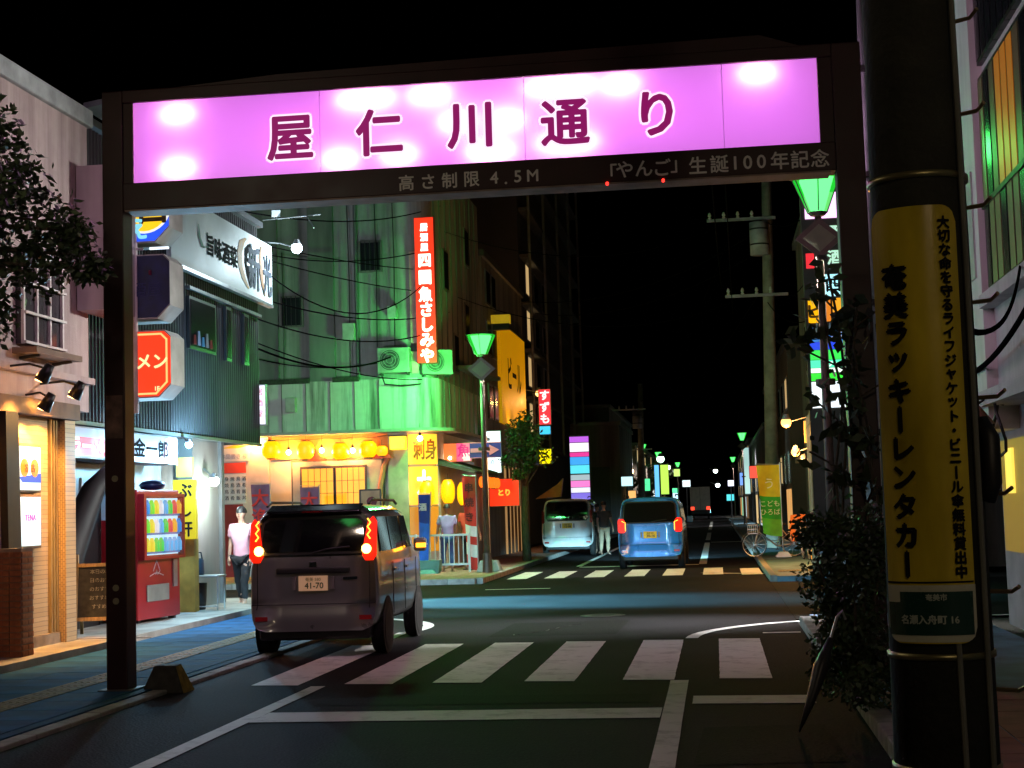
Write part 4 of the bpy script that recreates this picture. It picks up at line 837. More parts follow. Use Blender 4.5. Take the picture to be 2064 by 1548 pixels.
def street_lamp(lab, loc, s=1., spot=0., green=0., spread=R(150), goff=(0, 0, .8), aim=None):
    t = thing('street_lamp', lab, 'street lamp', loc, group='green glass street lamps')
    def q(r, z, k, off=R(30)): return (r * math.cos(k * R(60) + off), r * math.sin(k * R(60) + off), z)
    MB().cyl((0, 0, 0), (0, 0, 5.5 * s), .075, .05, n=12).build('pole', lpost, t, local=True, smooth=True)
    MB().cyl((0, 0, 0), (0, 0, .5 * s), .12, .1, n=12).build('pole_base', lpost, t, local=True)
    MB().cyl((0, 0, 3.1 * s), (0, 0, 3.18 * s), .14, n=12).build('collar', lpost, t, local=True)
    d = .34
    pq = MB().prism([(-d, 5.18 * s), (0, 5.18 * s - .29), (d, 5.18 * s), (0, 5.18 * s + .29)], 'y', -.09, -.05).build('plaque', mat('plaque_frame', (.1, .07, .055), .5, .3), t, local=True)
    MB().prism([(-d * .68, 5.18 * s), (0, 5.18 * s - .2), (d * .68, 5.18 * s), (0, 5.18 * s + .2)], 'y', -.1, -.091).build('plaque_face', mat('plaque_olive', (.16, .17, .1), .6), pq, local=True)
    z0, z1 = 5.56 * s, 6.06 * s
    MB().cyl((0, 0, z1), (0, 0, z1 + .05), .39, .2, n=6).build('cap', lpost, t, local=True)
    MB().cyl((0, 0, z0 - .05), (0, 0, z0), .1, .15, n=6).build('cup', lpost, t, local=True)
    MB().add([q(.1, z0 + .01, k) for k in range(6)] + [q(.27, z1 - .02, k) for k in range(6)], [(k, (k + 1) % 6, 6 + (k + 1) % 6, 6 + k) for k in range(6)]).build('lamp_core', lc_m, t, local=True)
    for k in range(6):
        MB().quad(q(.15, z0, k), q(.15, z0, k + 1), q(.37, z1, k + 1), q(.37, z1, k)).build('glass_pane', lp_m, t, local=True)
        MB().tube([q(.152, z0, k), q(.372, z1, k)], .009, 5).build('glazing_rib', lpost, t, local=True)
    if spot: lamp('SPOT', 'down_light', (0, 0, z0 - .28), (.98, .98, .96), spot, t, size=.12, spot=spread, blend=.6, local=True, rot=Vector(aim).to_track_quat('-Z', 'Y').to_euler() if aim else None)
    if green: lamp('POINT', 'green_light', (goff[0], goff[1], z0 + goff[2]), (.08, 1, .16), green, t, size=.2, local=True)
    return t
street_lamp('green glass street lamp by the right gate post', (1.6, 22, .1), 1.0, 21000, 60, R(125), (.25, .3, .85), (-4.2, -9.0, -5.4))
street_lamp('green glass street lamp before the izakaya building', (-5.4, 36.1, .1), .93, 1900, 760, R(105), (-1.0, .0, -.5))
# ------------------------------------------------------------------ far left buildings and signs
def win_grid(parent, x, ys, zs, w_, h_, lit=None, face='+x'):
    for i, y in enumerate(ys):
        for j, z in enumerate(zs):
            m = gl if not lit or (i * 3 + j * 5) % lit else glow('dim_window', (.9, .6, .25), .25, False)
            f = MB().box(x - .02, x + .05, y, y + w_, z, z + h_).build('window', mat('frame_alu_dark', (.16, .16, .17), .4, .5), parent)
            MB().box(x + .051, x + .056, y + .06, y + w_ - .06, z + .06, z + h_ - .06).build('pane', m, f)
he = thing('shop_building', 'narrow dark building with yellow wall sign beyond the izakaya', 'building', (-7, 51, 0))
MB().box(-14, -6.9, 46.6, 56.5, .1, 9.4).build('wall', stain_mat('wall_far', (.24, .22, .2), (.09, .085, .08), scale=.5, lo=.35, hi=.6), he)
MB().box(-14.1, -6.8, 46.5, 56.6, 9.4, 9.6).build('roof', MC['roof_steel'], he)
win_grid(he, -6.9, (47.2, 48.4), (4.4, 6.4, 8.0), .9, 1.1)
MB().box(-6.9, -6.2, 50.2, 56.0, 3.1, 3.3).build('canopy', mat('canopy_dark', (.06, .05, .05), .6), he)
MB().box(-6.88, -6.82, 50.3, 55.9, .1, 3.0).build('shopfront', glow('shopfront_amber', (1, .55, .2), .35), he)
for k in range(7): MB().box(-6.81, -6.74, 50.3 + .9 * k, 50.42 + .9 * k, .1, 3.1).build('shop_post', mat('post_brown', (.12, .07, .04), .6), he)
ys_ = thing('wall_sign', 'large yellow wall sign lit from below beyond the izakaya', 'sign', (-6.8, 53, 4.3))
MB().box(-6.9, -6.78, 49.6, 56.1, 4.4, 7.7).build('board', mat('board_yellow', (.72, .4, .01), .5, var=.12, emit=(1, .42, .0), es=.35), ys_)  # glow put into the board itself, on top of the light from below
MB().box(-6.93, -6.75, 49.5, 56.2, 7.7, 7.8).build('frame', dark, ys_)
text('ビール', 1.2, ink, ys_, (-6.77, 52.9, 6.2), '+x', bold=.03)
for y in (51, 53, 55): lamp('SPOT', 'sign_up_light', (-6.3, y, 4.1), (1, .5, .08), 60, ys_, size=.06, rot=(0, R(165), 0), spot=R(110))
yb = thing('box_sign', 'small yellow box sign high above the green street lamp', 'sign', (-6.2, 48.5, 7.2))
MB().box(-6.9, -6.3, 48.4, 48.7, 7.5, 7.78).build('case', mat('case_yellow', (.6, .42, .02), .5, emit=(1, .62, .02), es=.3), yb); MB().box(-6.9, -6.32, 48.42, 48.68, 7.3, 7.498).build('lower_case', dark, yb)
hf = thing('tower_block', 'tall unlit apartment tower behind the shop signs', 'building', (-9, 70, 0))
MB().box(-17, -7.4, 60, 84, .1, 19).build('wall', mat('tower_grey', (.07, .07, .08), .9, var=.3, scale=.4), hf)
for k in range(8): MB().box(-7.4, -7.0, 60.5, 83.5, 4 + 1.9 * k, 4.12 + 1.9 * k).build('balcony_slab', mat('slab_grey', (.12, .12, .13), .8), hf)
for y in (60.4, 66, 72, 78, 83.4): MB().cyl((-6.98, y, 4), (-6.98, y, 19), .06, n=8).build('riser_pipe', mat('pipe_pale', (.2, .2, .22), .5), hf)
win_grid(hf, -7.4, (62, 65, 68), (4.6, 6.5, 8.4, 10.3), 1.4, 1.3, 5)
hg = thing('low_house', 'low grey house with dark doorway far down the left side', 'building', (-5.6, 86, 0))
MB().box(-12, -4.85, 80, 92, .1, 5.75).build('wall', stain_mat('wall_pale_far', (.3, .3, .3), (.16, .16, .16), scale=.4), hg)
MB().box(-12.1, -4.75, 79.9, 92.1, 5.75, 5.95).build('roof', MC['roof_steel'], hg)
dwy = MB().box(-6.3, -5.4, 79.95, 79.99, .1, 3.6).build('door', dark, hg)
MB().box(-7.3, -6.8, 79.95, 79.99, 4.2, 5.2).build('window', gl, hg)
def blocky(lab, x0, x1, y0, y1, h, m):
    t = thing('town_house', lab, 'building', ((x0 + x1) / 2, y0, 0)); MB().box(x0, x1, y0, y1, .0, h).build('wall', m, t); MB().box(x0 - .1, x1 + .1, y0 - .1, y1 + .1, h, h + .2).build('roof', MC['roof_steel'], t)
    s = 1 if x1 < 0 else -1; xf = x1 if x1 < 0 else x0
    for k in range(int((y1 - y0) / 3.2)):
        for z in (2.2, 4.9):
            if z + 1.2 < h:
                f = MB().box(xf - .03, xf + .03, y0 + .8 + 3.2 * k, y0 + 2.2 + 3.2 * k, z, z + 1.2).build('window', MC['frame_alu_dark'], t)
                MB().box(xf + s * .031, xf + s * .035, y0 + .88 + 3.2 * k, y0 + 2.12 + 3.2 * k, z + .08, z + 1.12).build('pane', gl if (k + int(z)) % 4 else MC['dim_window'], f)
    for k in range(int((y1 - y0) / 9)):      # some shopfronts still lit at street level
        ya = y0 + 1 + 9 * k
        if (k + int(y0)) % 3: MB().box(xf - .04, xf + .04, ya, ya + 3.2, .12, 2.0).build('shopfront', glow('far_shop_%d' % ((k + int(y0)) % 4), ((1, .5, .15), (.8, .95, 1), (1, .7, .3), (.5, 1, .6))[(k + int(y0)) % 4], .7, False), t)
    return t
MC.setdefault('dim_window', glow('dim_window', (.9, .6, .25), .25, False)); MC['dim_window'].node_tree.nodes['Principled BSDF'].inputs['Emission Strength'].default_value = .6
dgw = mat('dark_render', (.09, .09, .095), .9, var=.3, scale=.5); dgx = mat('dark_brownwall', (.12, .09, .07), .9, var=.3, scale=.5)
blocky('dark three storey house behind the low grey house', -13, -6.2, 93, 118, 7.5, dgw)
blocky('farthest dark house on the left side of the street', -13, -6.0, 120, 175, 6.2, dgx)
blocky('dark shop house beyond the utility pole on the right', 2.75, 10, 56, 82, 7.2, dgx)
blocky('low dark house far down the right side', 2.75, 10, 84, 120, 5.6, dgw)
blocky('farthest dark house on the right side of the street', 2.75, 10, 123, 190, 6.4, dgx)
def box_sign(lab, x0, x1, z0, z1, y, m, txt=None, tm=None, th=.3, vert=False, pitch=.4, nm='box_sign', depth=.18):
    t = thing(nm, lab, 'sign', ((x0 + x1) / 2, y, z0)); MB().box(x0, x1, y, y + depth, z0, z1).build('case', side_g, t); MB().box(x0 + .02, x1 - .02, y - .012, y - .002, z0 + .02, z1 - .02).build('face', m, t)
    if txt: text(txt, th, tm, t, ((x0 + x1) / 2, y - .016, (z0 + z1) / 2), vertical=vert, pitch=pitch, bold=.012)
    MB().box(x0 - .3 if x0 < 0 else x1, x0 if x0 < 0 else x1 + .3, y + .06, y + .1, z1 - .12, z1 - .08).build('bracket', dark, t)
    return t
wlet = glow('white_letter', (1, .95, .95), 1.3, False)
box_sign('red vertical sign with three white letters beyond the yellow wall sign', -6.2, -5.75, 4.55, 5.85, 55, glow('s_red', (1, .03, .06), 1.1), 'すずも', wlet, .36, True, .42)
box_sign('cyan box sign below the red vertical sign', -6.2, -5.78, 4.2, 4.52, 55.0, glow('s_cyan', (.05, .6, 1), 1.2))
box_sign('bright yellow square sign behind the street tree', -5.9, -5.46, 3.06, 3.58, 52, glow('s_yellow', (1, .8, .0), 1.5))
ww = box_sign('tall white lit sign behind the one way sign', -6.52, -6.08, 2.62, 3.85, 44, glow('s_white', (.8, .95, 1), 1.8))
MB().box(-6.5, -6.1, 43.98, 43.986, 3.38, 3.46).build('divider', mat('divider_grey', (.2, .3, .35), .5), ww)
text('酒', .16, mat('ink_blue', (.05, .1, .2), .5, var=0), ww, (-6.36, 43.975, 2.95))
rb = box_sign('red lit shop canopy box beyond the one way sign', -6.77, -5.84, 1.66, 2.5, 46, glow('s_redbox', (1, .04, .01), 1.1), 'とり', glow('amber_letter', (1, .5, .05), 1.2, False), .2)
tot = thing('totem_sign', 'stack of pink, white and blue lit panels on a totem sign behind the white van', 'sign', (-4.9, 56.5, .1))
for k, (z0, z1, c) in enumerate(((3.95, 4.15, (.5, .1, .75)), (3.6, 3.92, (1, .85, 1)), (3.42, 3.57, (.75, .03, .3)), (3.12, 3.4, (.05, .35, .85)), (2.8, 3.1, (.1, .7, .85)), (2.55, 2.75, (.35, .45, .5)), (2.3, 2.53, (.9, .2, .6)), (2.1, 2.28, (.8, .8, 1)), (1.85, 2.08, (.2, .15, .7)))):
    MB().box(-5.25, -4.56, 56.4, 56.5, z0, z1).build('lit_panel', glow('totem_%d' % k, c, 1.2, False), tot)
MB().box(-5.27, -4.54, 56.5, 56.65, .1, 4.2).build('frame', dark, tot)
bulb_lamp('orange street bulb at the end of the yellow wall sign', (-6.9, 57, 6.0), (-6.4, 57, 5.85), .13, 5, (1, .45, .12), 60)
cvs = one(MB().prism([(-6.3, 1.9), (-5.5, 2.4), (-5.3, 2.6), (-5.4, 1.95)], 'y', 54.0, 54.3), 'canvas_awning', mat('canvas_tan', (.35, .2, .06), .8), 'tan canvas awning behind the white van', 'awning')
# tree crowns
def leaves(n, fn, size, seed=1, flat=.5):
    rd = random.Random(seed); mb = MB(); vs = []; fs = []
    for i in range(n):
        p = Vector(fn(rd)); s = size * rd.uniform(.6, 1.3)
        d = Vector((rd.gauss(0, 1), rd.gauss(0, 1), rd.gauss(-.35, .7))).normalized(); a = d.orthogonal().normalized(); a = Matrix.Rotation(rd.uniform(0, 6.28), 3, d) @ a
        b = d.cross(a) * .001 + d.cross(a)
        o = len(vs); vs += [p, p + d * s * .5 + a * s * .26, p + d * s * 1.0, p + d * s * .5 - a * s * .26]; fs.append((o, o + 1, o + 2, o + 3))
    mb.add(vs, fs); return mb
def leaf_mat(name, c):
    m = mat(name, c, .45, var=.5, scale=3.0); return m
def clump(centres):
    def fn(rd):
        c, r = centres[rd.randrange(len(centres))]
        d = Vector((rd.gauss(0, 1), rd.gauss(0, 1), rd.gauss(0, 1))).normalized() * r * rd.random() ** .4
        return Vector(c) + d
    return fn
bark = mat('bark', (.1, .075, .05), .9, var=.4, scale=14, bump=.6, stretch=(3, 3, .6))
lt = thing('street_tree', 'leafy tree hanging into the frame at the left edge', 'tree', (-6.55, 12.0, 0))
MB().tube([(-6.55, 12, 0), (-6.5, 12, 1.6), (-6.55, 12.05, 3.0), (-6.35, 12.1, 4.0)], [.16, .13, .11, .07], 10).build('trunk', bark, lt, smooth=True)
rd = random.Random(3); lim = MB(); cen = []
for k in range(22):
    a = rd.uniform(0, 6.28); rr = rd.uniform(.5, 1.15); z = 3.2 + rd.random() * 2.0; x = -6.5 + rr * math.cos(a); y = 12.1 + rr * math.sin(a) * 1.1
    cen.append(((x, y, z), rd.uniform(.22, .42))); lim.tube([(-6.5, 12.05, min(z - .4, 3.9)), ((x - 6.5) / 2, (y + 12.05) / 2, z - .1), (x, y, z)], [.05, .03, .012], 6)
cen = [c for c in cen if not (c[0][0] > -5.35)]
cen += [((-5.75, 12.2, 4.55), .3), ((-5.55, 12.3, 4.15), .3), ((-5.3, 12.3, 3.85), .24), ((-5.6, 12.2, 3.7), .26), ((-5.95, 12.2, 4.95), .25), ((-5.9, 12.2, 3.9), .35), ((-5.15, 12.35, 3.72), .13), ((-6.0, 12.2, 3.35), .25), ((-5.85, 12.3, 4.3), .35), ((-5.3, 12.3, 4.05), .2)]
for c, r in cen[-10:]: lim.tube([(-6.45, 12.05, 3.8), ((c[0] - 6.4) / 2, 12.15, c[2] + .05), c], [.035, .02, .008], 6)
lim.build('limbs', bark, lt)
leaves(8500, clump(cen), .08, 5).build('crown', leaf_mat('leaf_dark', (.055, .085, .035)), lt)
ft = thing('street_tree', 'small street tree in front of the yellow wall sign', 'tree', (-5.35, 43.4, .1))
MB().tube([(-5.35, 43.4, .1), (-5.38, 43.4, 1.2), (-5.33, 43.4, 2.4), (-5.3, 43.4, 3.2)], [.13, .11, .08, .04], 10).build('trunk', bark, ft, smooth=True)
cen = [((-5.35 + rd.gauss(0, .3), 43.4 + rd.gauss(0, .35), rd.uniform(2.5, 4.2)), rd.uniform(.15, .34)) for k in range(22)]
l2 = MB()
for c, r in cen[:14]: l2.tube([(-5.33, 43.4, 2.2), c], [.03, .008], 5)
l2.build('limbs', bark, ft)
leaves(2600, clump(cen), .12, 8).build('crown', leaf_mat('leaf_mid', (.07, .1, .035)), ft)

# ------------------------------------------------------------------ right side: house, utility pole, bush
hr = thing('right_house', 'pale house with tall amber windows at the right edge', 'building', (3.2, 14, 0))
wr = stain_mat('render_pale', (.55, .54, .52), (.34, .33, .32), scale=.7, lo=.25, hi=.5)
MB().box(3.1, 10, -6, 18.6, 2.72, 12.5).build('upper_wall', wr, hr)
MB().box(3.3, 10, -6, 18.5, .1, 2.7).build('lower_wall', mat('render_mauve', (.4, .35, .36), .8, var=.2, scale=2), hr)
MB().box(2.98, 3.4, 17.25, 18.7, 2.3, 12.5).build('corner_pier', mat('pier_white', (.62, .62, .6), .6, var=.12, stretch=(1, 1, .2)), hr)
MB().box(2.9, 10, -6, 18.72, 2.55, 2.71).build('string_course', wr, hr)
MB().box(2.94, 3.1, -6, 17.24, 3.62, 3.76).build('sill', wr, hr)
amb = glow('amber_blind', (.7, .24, .02), .32); dim = glow('dim_blind', (.3, .2, .1), .05, False)
for k in range(9):
    y0 = 16.85 - .33 * k
    f = MB().box(3.04, 3.12, y0, y0 + .31, 3.8, 6.15).build('window', mat('frame_black', (.02, .018, .016), .4, .4), hr)
    MB().box(3.03, 3.038, y0 + .03, y0 + .28, 3.84, 4.7).build('pane', gl if k in (0, 3, 6) else dim, f); MB().box(3.03, 3.038, y0 + .03, y0 + .28, 4.76, 6.1).build('pane', (dim, gl, dim, amb, amb, amb, dim, gl, dim)[k], f)
    MB().box(3.015, 3.036, y0 - .01, y0 + .33, 4.7, 4.76).build('transom', MC['frame_black'], f)
for k in range(9):
    f = MB().box(3.04, 3.12, 16.85 - .33 * k, 17.16 - .33 * k, 6.3, 8.6).build('window', MC['frame_black'], hr); MB().box(3.03, 3.038, 16.88 - .33 * k, 17.13 - .33 * k, 6.34, 8.56).build('pane', gl, f)
MB().box(2.96, 3.1, 17.5, 18.3, 4.0, 5.2).build('vent_panel', mat('vent_grey', (.4, .42, .4), .5), hr)
MB().box(3.27, 3.3, 16.55, 18.3, .95, 2.2).build('doorway', glow('door_amber', (.85, .5, .06), .22), hr)
MB().box(3.24, 3.268, 17.5, 17.9, 1.6, 2.1).build('door_pane', glow('door_bright', (1, .72, .1), 1.2), hr)
for y in (16.3, 15.5, 14.7): MB().box(3.26, 3.3, y, y + .06, .1, 2.5).build('door_post', mat('post_mauve', (.25, .2, .2), .7), hr)
sc = thing('wall_lamp', 'brown cone wall lamp on the pale right house', 'lamp', (3.1, 17.0, 2.45))
MB().tube([(0, 0, .1), (-.2, 0, .16), (-.3, 0, .1)], .015).build('arm', dark, sc, local=True)
MB().lathe([(.03, .22), (.2, .0), (.19, .0), (.02, .2)], (-.3, 0, -.1), 14).build('lamp_shade', mat('shade_brown', (.2, .1, .06), .5), sc, local=True, smooth=True)
cof = one(MB().tube([(3.0 + .05 * math.sin(k), 16.9 + .3 * math.cos(k * .52), 2.3 + .3 * math.sin(k * .52)) for k in range(13)], .018, 6), 'cable_coil', dark, 'loop of black cable on the pale right house', 'cable')
# near utility pole with wrapped sign
up_ = thing('utility_pole', 'concrete utility pole wearing a yellow sign at the right of the frame', 'utility pole', (.79, 5.8, .1))
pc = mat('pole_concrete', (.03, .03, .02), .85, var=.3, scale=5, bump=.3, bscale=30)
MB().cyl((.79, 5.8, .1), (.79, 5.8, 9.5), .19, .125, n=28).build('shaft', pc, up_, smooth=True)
for z in (.62, 1.02, 2.75): MB().cyl((.79, 5.8, z), (.79, 5.8, z + .022), .197 - z * .005, n=28).build('steel_band', mat('band_brass', (.3, .26, .12), .35, .8, var=.2), up_, smooth=True)
for dx, z0, z1 in ((.04, .1, 1.09), (.14, .1, 3.6)): MB().tube([(.79 + dx, 5.6 + dx * dx * 3, z0), (.79 + dx, 5.6 + dx * dx * 3 + .005, (z0 + z1) / 2), (.79 + dx - .005, 5.61 + dx * dx * 3, z1)], .011, 8).build('conduit', mat('conduit_grey', (.16, .16, .13), .45), up_)
for k in range(13):
    z = .9 + .35 * k; MB().tube([(.96 - .006 * k, 5.78, z), (1.04 - .006 * k, 5.72, z), (1.06 - .006 * k, 5.68, z + .02)], .008, 6).build('step_bolt', mat('bolt_brass', (.5, .36, .18), .35, .8, var=0), up_)
MB().tube([(.96, 5.74, 1.86), (.985, 5.7, 1.8), (.985, 5.7, 1.64), (.965, 5.72, 1.58)], .035, 8).build('cable_box', dark, up_, smooth=True)
MB().cyl((.76, 5.8, 8.4), (.76, 5.8, 8.5), .5, n=4).build('cross_arm', dark, up_)
# the wrapped sign: curved sheet around the pole, facing a little left of the camera
ysg = thing('wrapped_sign', 'yellow wrap sign with black car hire lettering on the utility pole', 'sign', (.79, 5.8, 1.1))
A0, A1 = R(-157), R(-59)
def wrap(z0, z1, r, m, nm, a0=A0, a1=A1, par=None, n=28, cut=0.):
    mb = MB(); vs = []
    for i in range(n + 1):
        u_ = i / n; t = a0 + (a1 - a0) * u_; e = min(u_, 1 - u_) * (a1 - a0) * r; c_ = 0
        if cut and e < cut: c_ = cut - math.sqrt(max(0, cut * cut - (cut - e) ** 2))
        vs += [(.79 + r * math.cos(t), 5.8 + r * math.sin(t), z0 + c_ * (cut > 0)), (.79 + r * math.cos(t), 5.8 + r * math.sin(t), z1 - (c_ if nm == 'sheet' else 0))]
    mb.add(vs, [(2 * i, 2 * i + 2, 2 * i + 3, 2 * i + 1) for i in range(n)]); return mb.build(nm, m, par or ysg, smooth=True)
ysm = mat('sign_yellow_vinyl', (.62, .47, .025), .22, var=.3, scale=5, stretch=(1, 1, .25), coat=.6)
wrap(1.08, 2.64, .2, ysm, 'sheet', cut=.06)
wrap(1.085, 1.285, .2025, mat('sign_white_vinyl', (.55, .55, .42), .25, var=.08, coat=.5), 'address_border', cut=.05)
wrap(1.11, 1.225, .205, mat('sign_green_vinyl', (.012, .05, .035), .25, var=.1, coat=.5), 'address_plate', R(-155), R(-63))
wrap(1.222, 1.262, .2052, MC['sign_green_vinyl'], 'address_plate', R(-138), R(-63))
wrap(1.292, 1.298, .2035, ink, 'divider_line', R(-156), R(-61))
def bent(body, h, m, ang, zc, pitch=None, vertical=True, bold=.0, sx=1., gap=1.):
    if vertical and len(body) > 1:
        for i, ch in enumerate(body): bent(ch, h, m, ang, zc + pitch * ((len(body) - 1) / 2 - i), None, False, bold, sx, gap)
        return
    o = text(body, h, m, None, (0, 0, 0), vertical=vertical, pitch=pitch, bold=bold, sx=sx, gap=gap, ext=0)
    for v in o.data.vertices:
        r = .2065 + v.co.z; t = ang + v.co.x / .207; v.co = (r * math.cos(t), r * math.sin(t), zc - 1.1 + v.co.y)
    o.rotation_euler = (0, 0, 0); o.location = (0, 0, 0); o.parent = ysg; return o
bent('奄美ラッキ|レンタカ|', .092, ink, R(-127), 1.874, .103, True, .0055, 1.08)
bent('大切な命を守るライフジャケット・ビニ|ル傘無料貸出中', .046, ink, R(-74), 1.953, .0498, True, .0024)
bent('名瀬入舟町 16', .032, mat('plate_letter', (.4, .45, .38), .5, var=0), R(-108), 1.165, None, False, .0012)
bent('奄美市', .024, MC['plate_letter'], R(-100), 1.243, None, False, .0008)
# bush and vine around the right gate post
bs = thing('roadside_bush', 'dark leafy bush at the foot of the right gate post', 'bush', (.95, 11.6, .1))
bc = [((.95 + rd.gauss(0, .12), 11.5 + rd.gauss(0, .25), rd.uniform(.25, 1.45)), rd.uniform(.12, .24)) for k in range(40)]
st_ = MB()
for c, r in bc[:18]: st_.tube([(.95, 11.6, .1), ((.95 + c[0]) / 2, (11.6 + c[1]) / 2, c[2] * .6), c], [.02, .014, .006], 5)
st_.build('stems', bark, bs)
leaves(9000, clump(bc), .055, 11).build('foliage', leaf_mat('leaf_bush', (.05, .085, .03)), bs)
vn = thing('climbing_vine', 'vine with drooping leaves climbing the right gate post', 'vine', (1.25, 13.4, .1))
vc = []; vm_ = MB(); 
for k in range(4):
    x = 1.08 + .1 * k; pts = [(x, 13.45 - .05 * (k % 3), .1)]
    for j in range(1, 9): pts.append((x + .06 * math.sin(j * 1.3 + k) - .02 * j * (k % 2), 13.4 - .08 * math.sin(j + k), .1 + .43 * j * (1 - .04 * k)))
    vm_.tube(pts, .012, 5)
    for p in pts[2:]: vc.append((p, .13))
for c in ((.85, 13.3, 3.1), (.95, 13.3, 3.35), (.75, 13.3, 2.9), (.9, 13.2, 2.4), (1.45, 13.3, 3.2), (.8, 13.2, 2.0), (1.5, 13.3, 2.6)): vc.append((c, .16)); vm_.tube([(1.15, 13.45, c[2] - .2), c], .009, 5)
vm_.build('stems', bark, vn)
leaves(420, clump(vc), .14, 21).build('foliage', leaf_mat('leaf_vine', (.05, .075, .03)), vn)
gp = thing('steel_pipe', 'slim pale steel pipe standing behind the right gate post', 'pipe', (1.45, 14.5, .1))
MB().cyl((1.45, 14.5, .1), (1.56, 14.5, 7.5), .045, .04, n=12).build('shaft', mat('pipe_galv', (.42, .44, .5), .4, .5), gp, smooth=True)
for z in (2.2, 3.4, 4.6, 5.6): MB().rbox((1.45 + z * .014, 14.48, z), (.13, .13, .05)).build('clamp', dark, gp)
umb = thing('closed_umbrella', 'closed black umbrella leaning on the bush by the road', 'umbrella', (.55, 10.8, .02))
MB().tube([(-.05, 0, .0), (.03, .05, .18), (.12, .1, .42), (.2, .14, .62)], [.006, .03, .055, .02], 8).build('canopy', mat('umbrella_black', (.02, .02, .022), .4), umb, local=True, smooth=True)
MB().tube([(.2, .14, .62), (.25, .17, .76), (.29, .19, .8), (.31, .2, .74)], .01, 6).build('handle', stp, umb, local=True)
# signs on the right beyond the crossing
rs = thing('sign_tower', 'tall stack of lit panels, pink at top and green below, on the right', 'sign', (2.3, 31, .1))
MB().box(1.92, 2.85, 31.02, 31.3, .1, 7.75).build('frame', mat('tower_brown', (.05, .035, .03), .6), rs)
for k, (a, b, z0, z1, c, e) in enumerate(((2.0, 2.8, 7.2, 7.72, (1, .55, 1), 1.7), (1.98, 2.14, 6.2, 6.5, (1, .03, .05), .9), (2.28, 2.7, 5.62, 6.06, (.45, .9, 1), 1.3), (1.98, 2.2, 5.1, 5.58, (1, .45, .0), 1.2),
        (2.25, 2.42, 5.12, 5.56, (.9, .25, .02), .9), (2.46, 2.72, 5.3, 5.58, (1, .4, .02), 1.1), (1.98, 2.72, 4.72, 5.0, (.05, .25, .75), .9), (1.98, 2.72, 4.56, 4.71, (.03, .08, .9), 1.0), (1.98, 2.72, 4.36, 4.55, (.05, .85, .1), 1.1), (1.98, 2.72, 4.2, 4.35, (.1, .9, .5), 1.2), (1.98, 2.72, 4.1, 4.19, (.85, 1, .85), 1.4), (1.98, 2.72, 3.94, 4.09, (.05, .85, .05), 1.1), (1.98, 2.72, 3.4, 3.92, (.85, .95, 1), 1.5))):
    MB().box(a, b, 31.0, 31.018, z0, z1).build('lit_panel', glow('tower_%d' % k, c, e, False), rs)
text('四', .3, ink, rs, (2.49, 30.99, 5.84), bold=.01); text('酒', .3, glow('pale_green', (.6, 1, .75), .9, False), rs, (2.55, 30.99, 6.4), bold=.01); text('歌', .3, glow('pale_green', (.6, 1, .75), .9, False), rs, (2.6, 30.99, 6.9), bold=.01)
text('スナック', .16, wlet, rs, (2.36, 30.99, 4.86), bold=.006)
text('カフェ', .12, glow('tower_letter', (.95, 1, .95), 1.4, False), rs, (2.36, 30.99, 4.27), bold=.006)
text('ビ', .3, mat('ink_orange_dark', (.25, .08, 0), .5, var=0), rs, (2.09, 30.99, 5.34), bold=.012)
rd2 = thing('corner_house', 'grey rendered shop with arched front beside the lit sign tower', 'building', (3, 32, 0))
pp = [(1.95, .1), (3.6, .1), (3.6, 3.4), (3.3, 3.75), (2.7, 3.9), (2.2, 3.7), (1.95, 3.3)]
MB().prism(pp, 'y', 31.4, 33.0).build('arched_front', stain_mat('render_mauve_grey', (.38, .34, .36), (.2, .17, .18), scale=.7), rd2)
MB().box(2.65, 10, 33.0, 46.0, .1, 9.0).build('wall', stain_mat('wall_brown', (.2, .14, .11), (.1, .07, .055), scale=.5), rd2)
MB().box(2.55, 10.1, 32.9, 46.1, 9.0, 9.2).build('roof', MC['roof_steel'], rd2)
for k in range(3):
    f = MB().box(2.6, 2.66, 35 + 3.2 * k, 36.4 + 3.2 * k, 5.0, 6.4).build('window', MC['frame_alu_dark'], rd2); MB().box(2.594, 2.599, 35.1 + 3.2 * k, 36.3 + 3.2 * k, 5.1, 6.3).build('pane', gl, f)
MB().box(2.6, 2.65, 35.2, 38.2, .1, 2.4).build('shopfront', glow('shop_orange', (1, .36, .06), .9), rd2)
for k in range(5): MB().box(2.54, 2.599, 35.2 + .7 * k, 35.3 + .7 * k, .1, 2.45).build('shop_post', MC['post_brown'], rd2)
MB().box(2.0, 2.66, 34.6, 39, 2.5, 2.62).build('canopy', MC['canopy_dark'], rd2)
bulb_lamp('orange lantern bulb high on the brown right house', (2.6, 36, 3.55), (1.68, 36, 3.38), .12, 4, (1, .42, .1), 330)
bulb_lamp('orange lantern bulb low on the brown right house', (2.6, 36.3, 2.85), (1.88, 36.3, 2.7), .1, 4, (1, .45, .13), 220)
ga = thing('hanging_sign', 'amber lit hanging wooden sign under the right orange bulbs', 'sign', (2.2, 36, 2.7))
MB().box(2.08, 2.18, 35.9, 36.0, 2.9, 3.4).box(2.22, 2.3, 35.9, 36.0, 2.6, 3.6).build('board', glow('amber_wood', (1, .55, .1), 1.2), ga)
ps = thing('wall_sign', 'pale pink plate signs mounted right of the sign tower', 'sign', (2.9, 24, 4))
MB().box(2.2, 2.42, 25.0, 25.06, 3.4, 4.4).build('plate', mat('plate_pink', (.5, .24, .2), .6), ps); MB().box(2.46, 2.66, 25.0, 25.06, 3.4, 4.3).build('plate', MC['plate_pink'], ps)
text('美容室', .16, MC['case_red'], ps, (2.31, 24.99, 3.9), vertical=True, pitch=.28)
MB().box(2.66, 3.2, 25.0, 25.1, 3.3, 4.5).build('bracket', dark, ps)
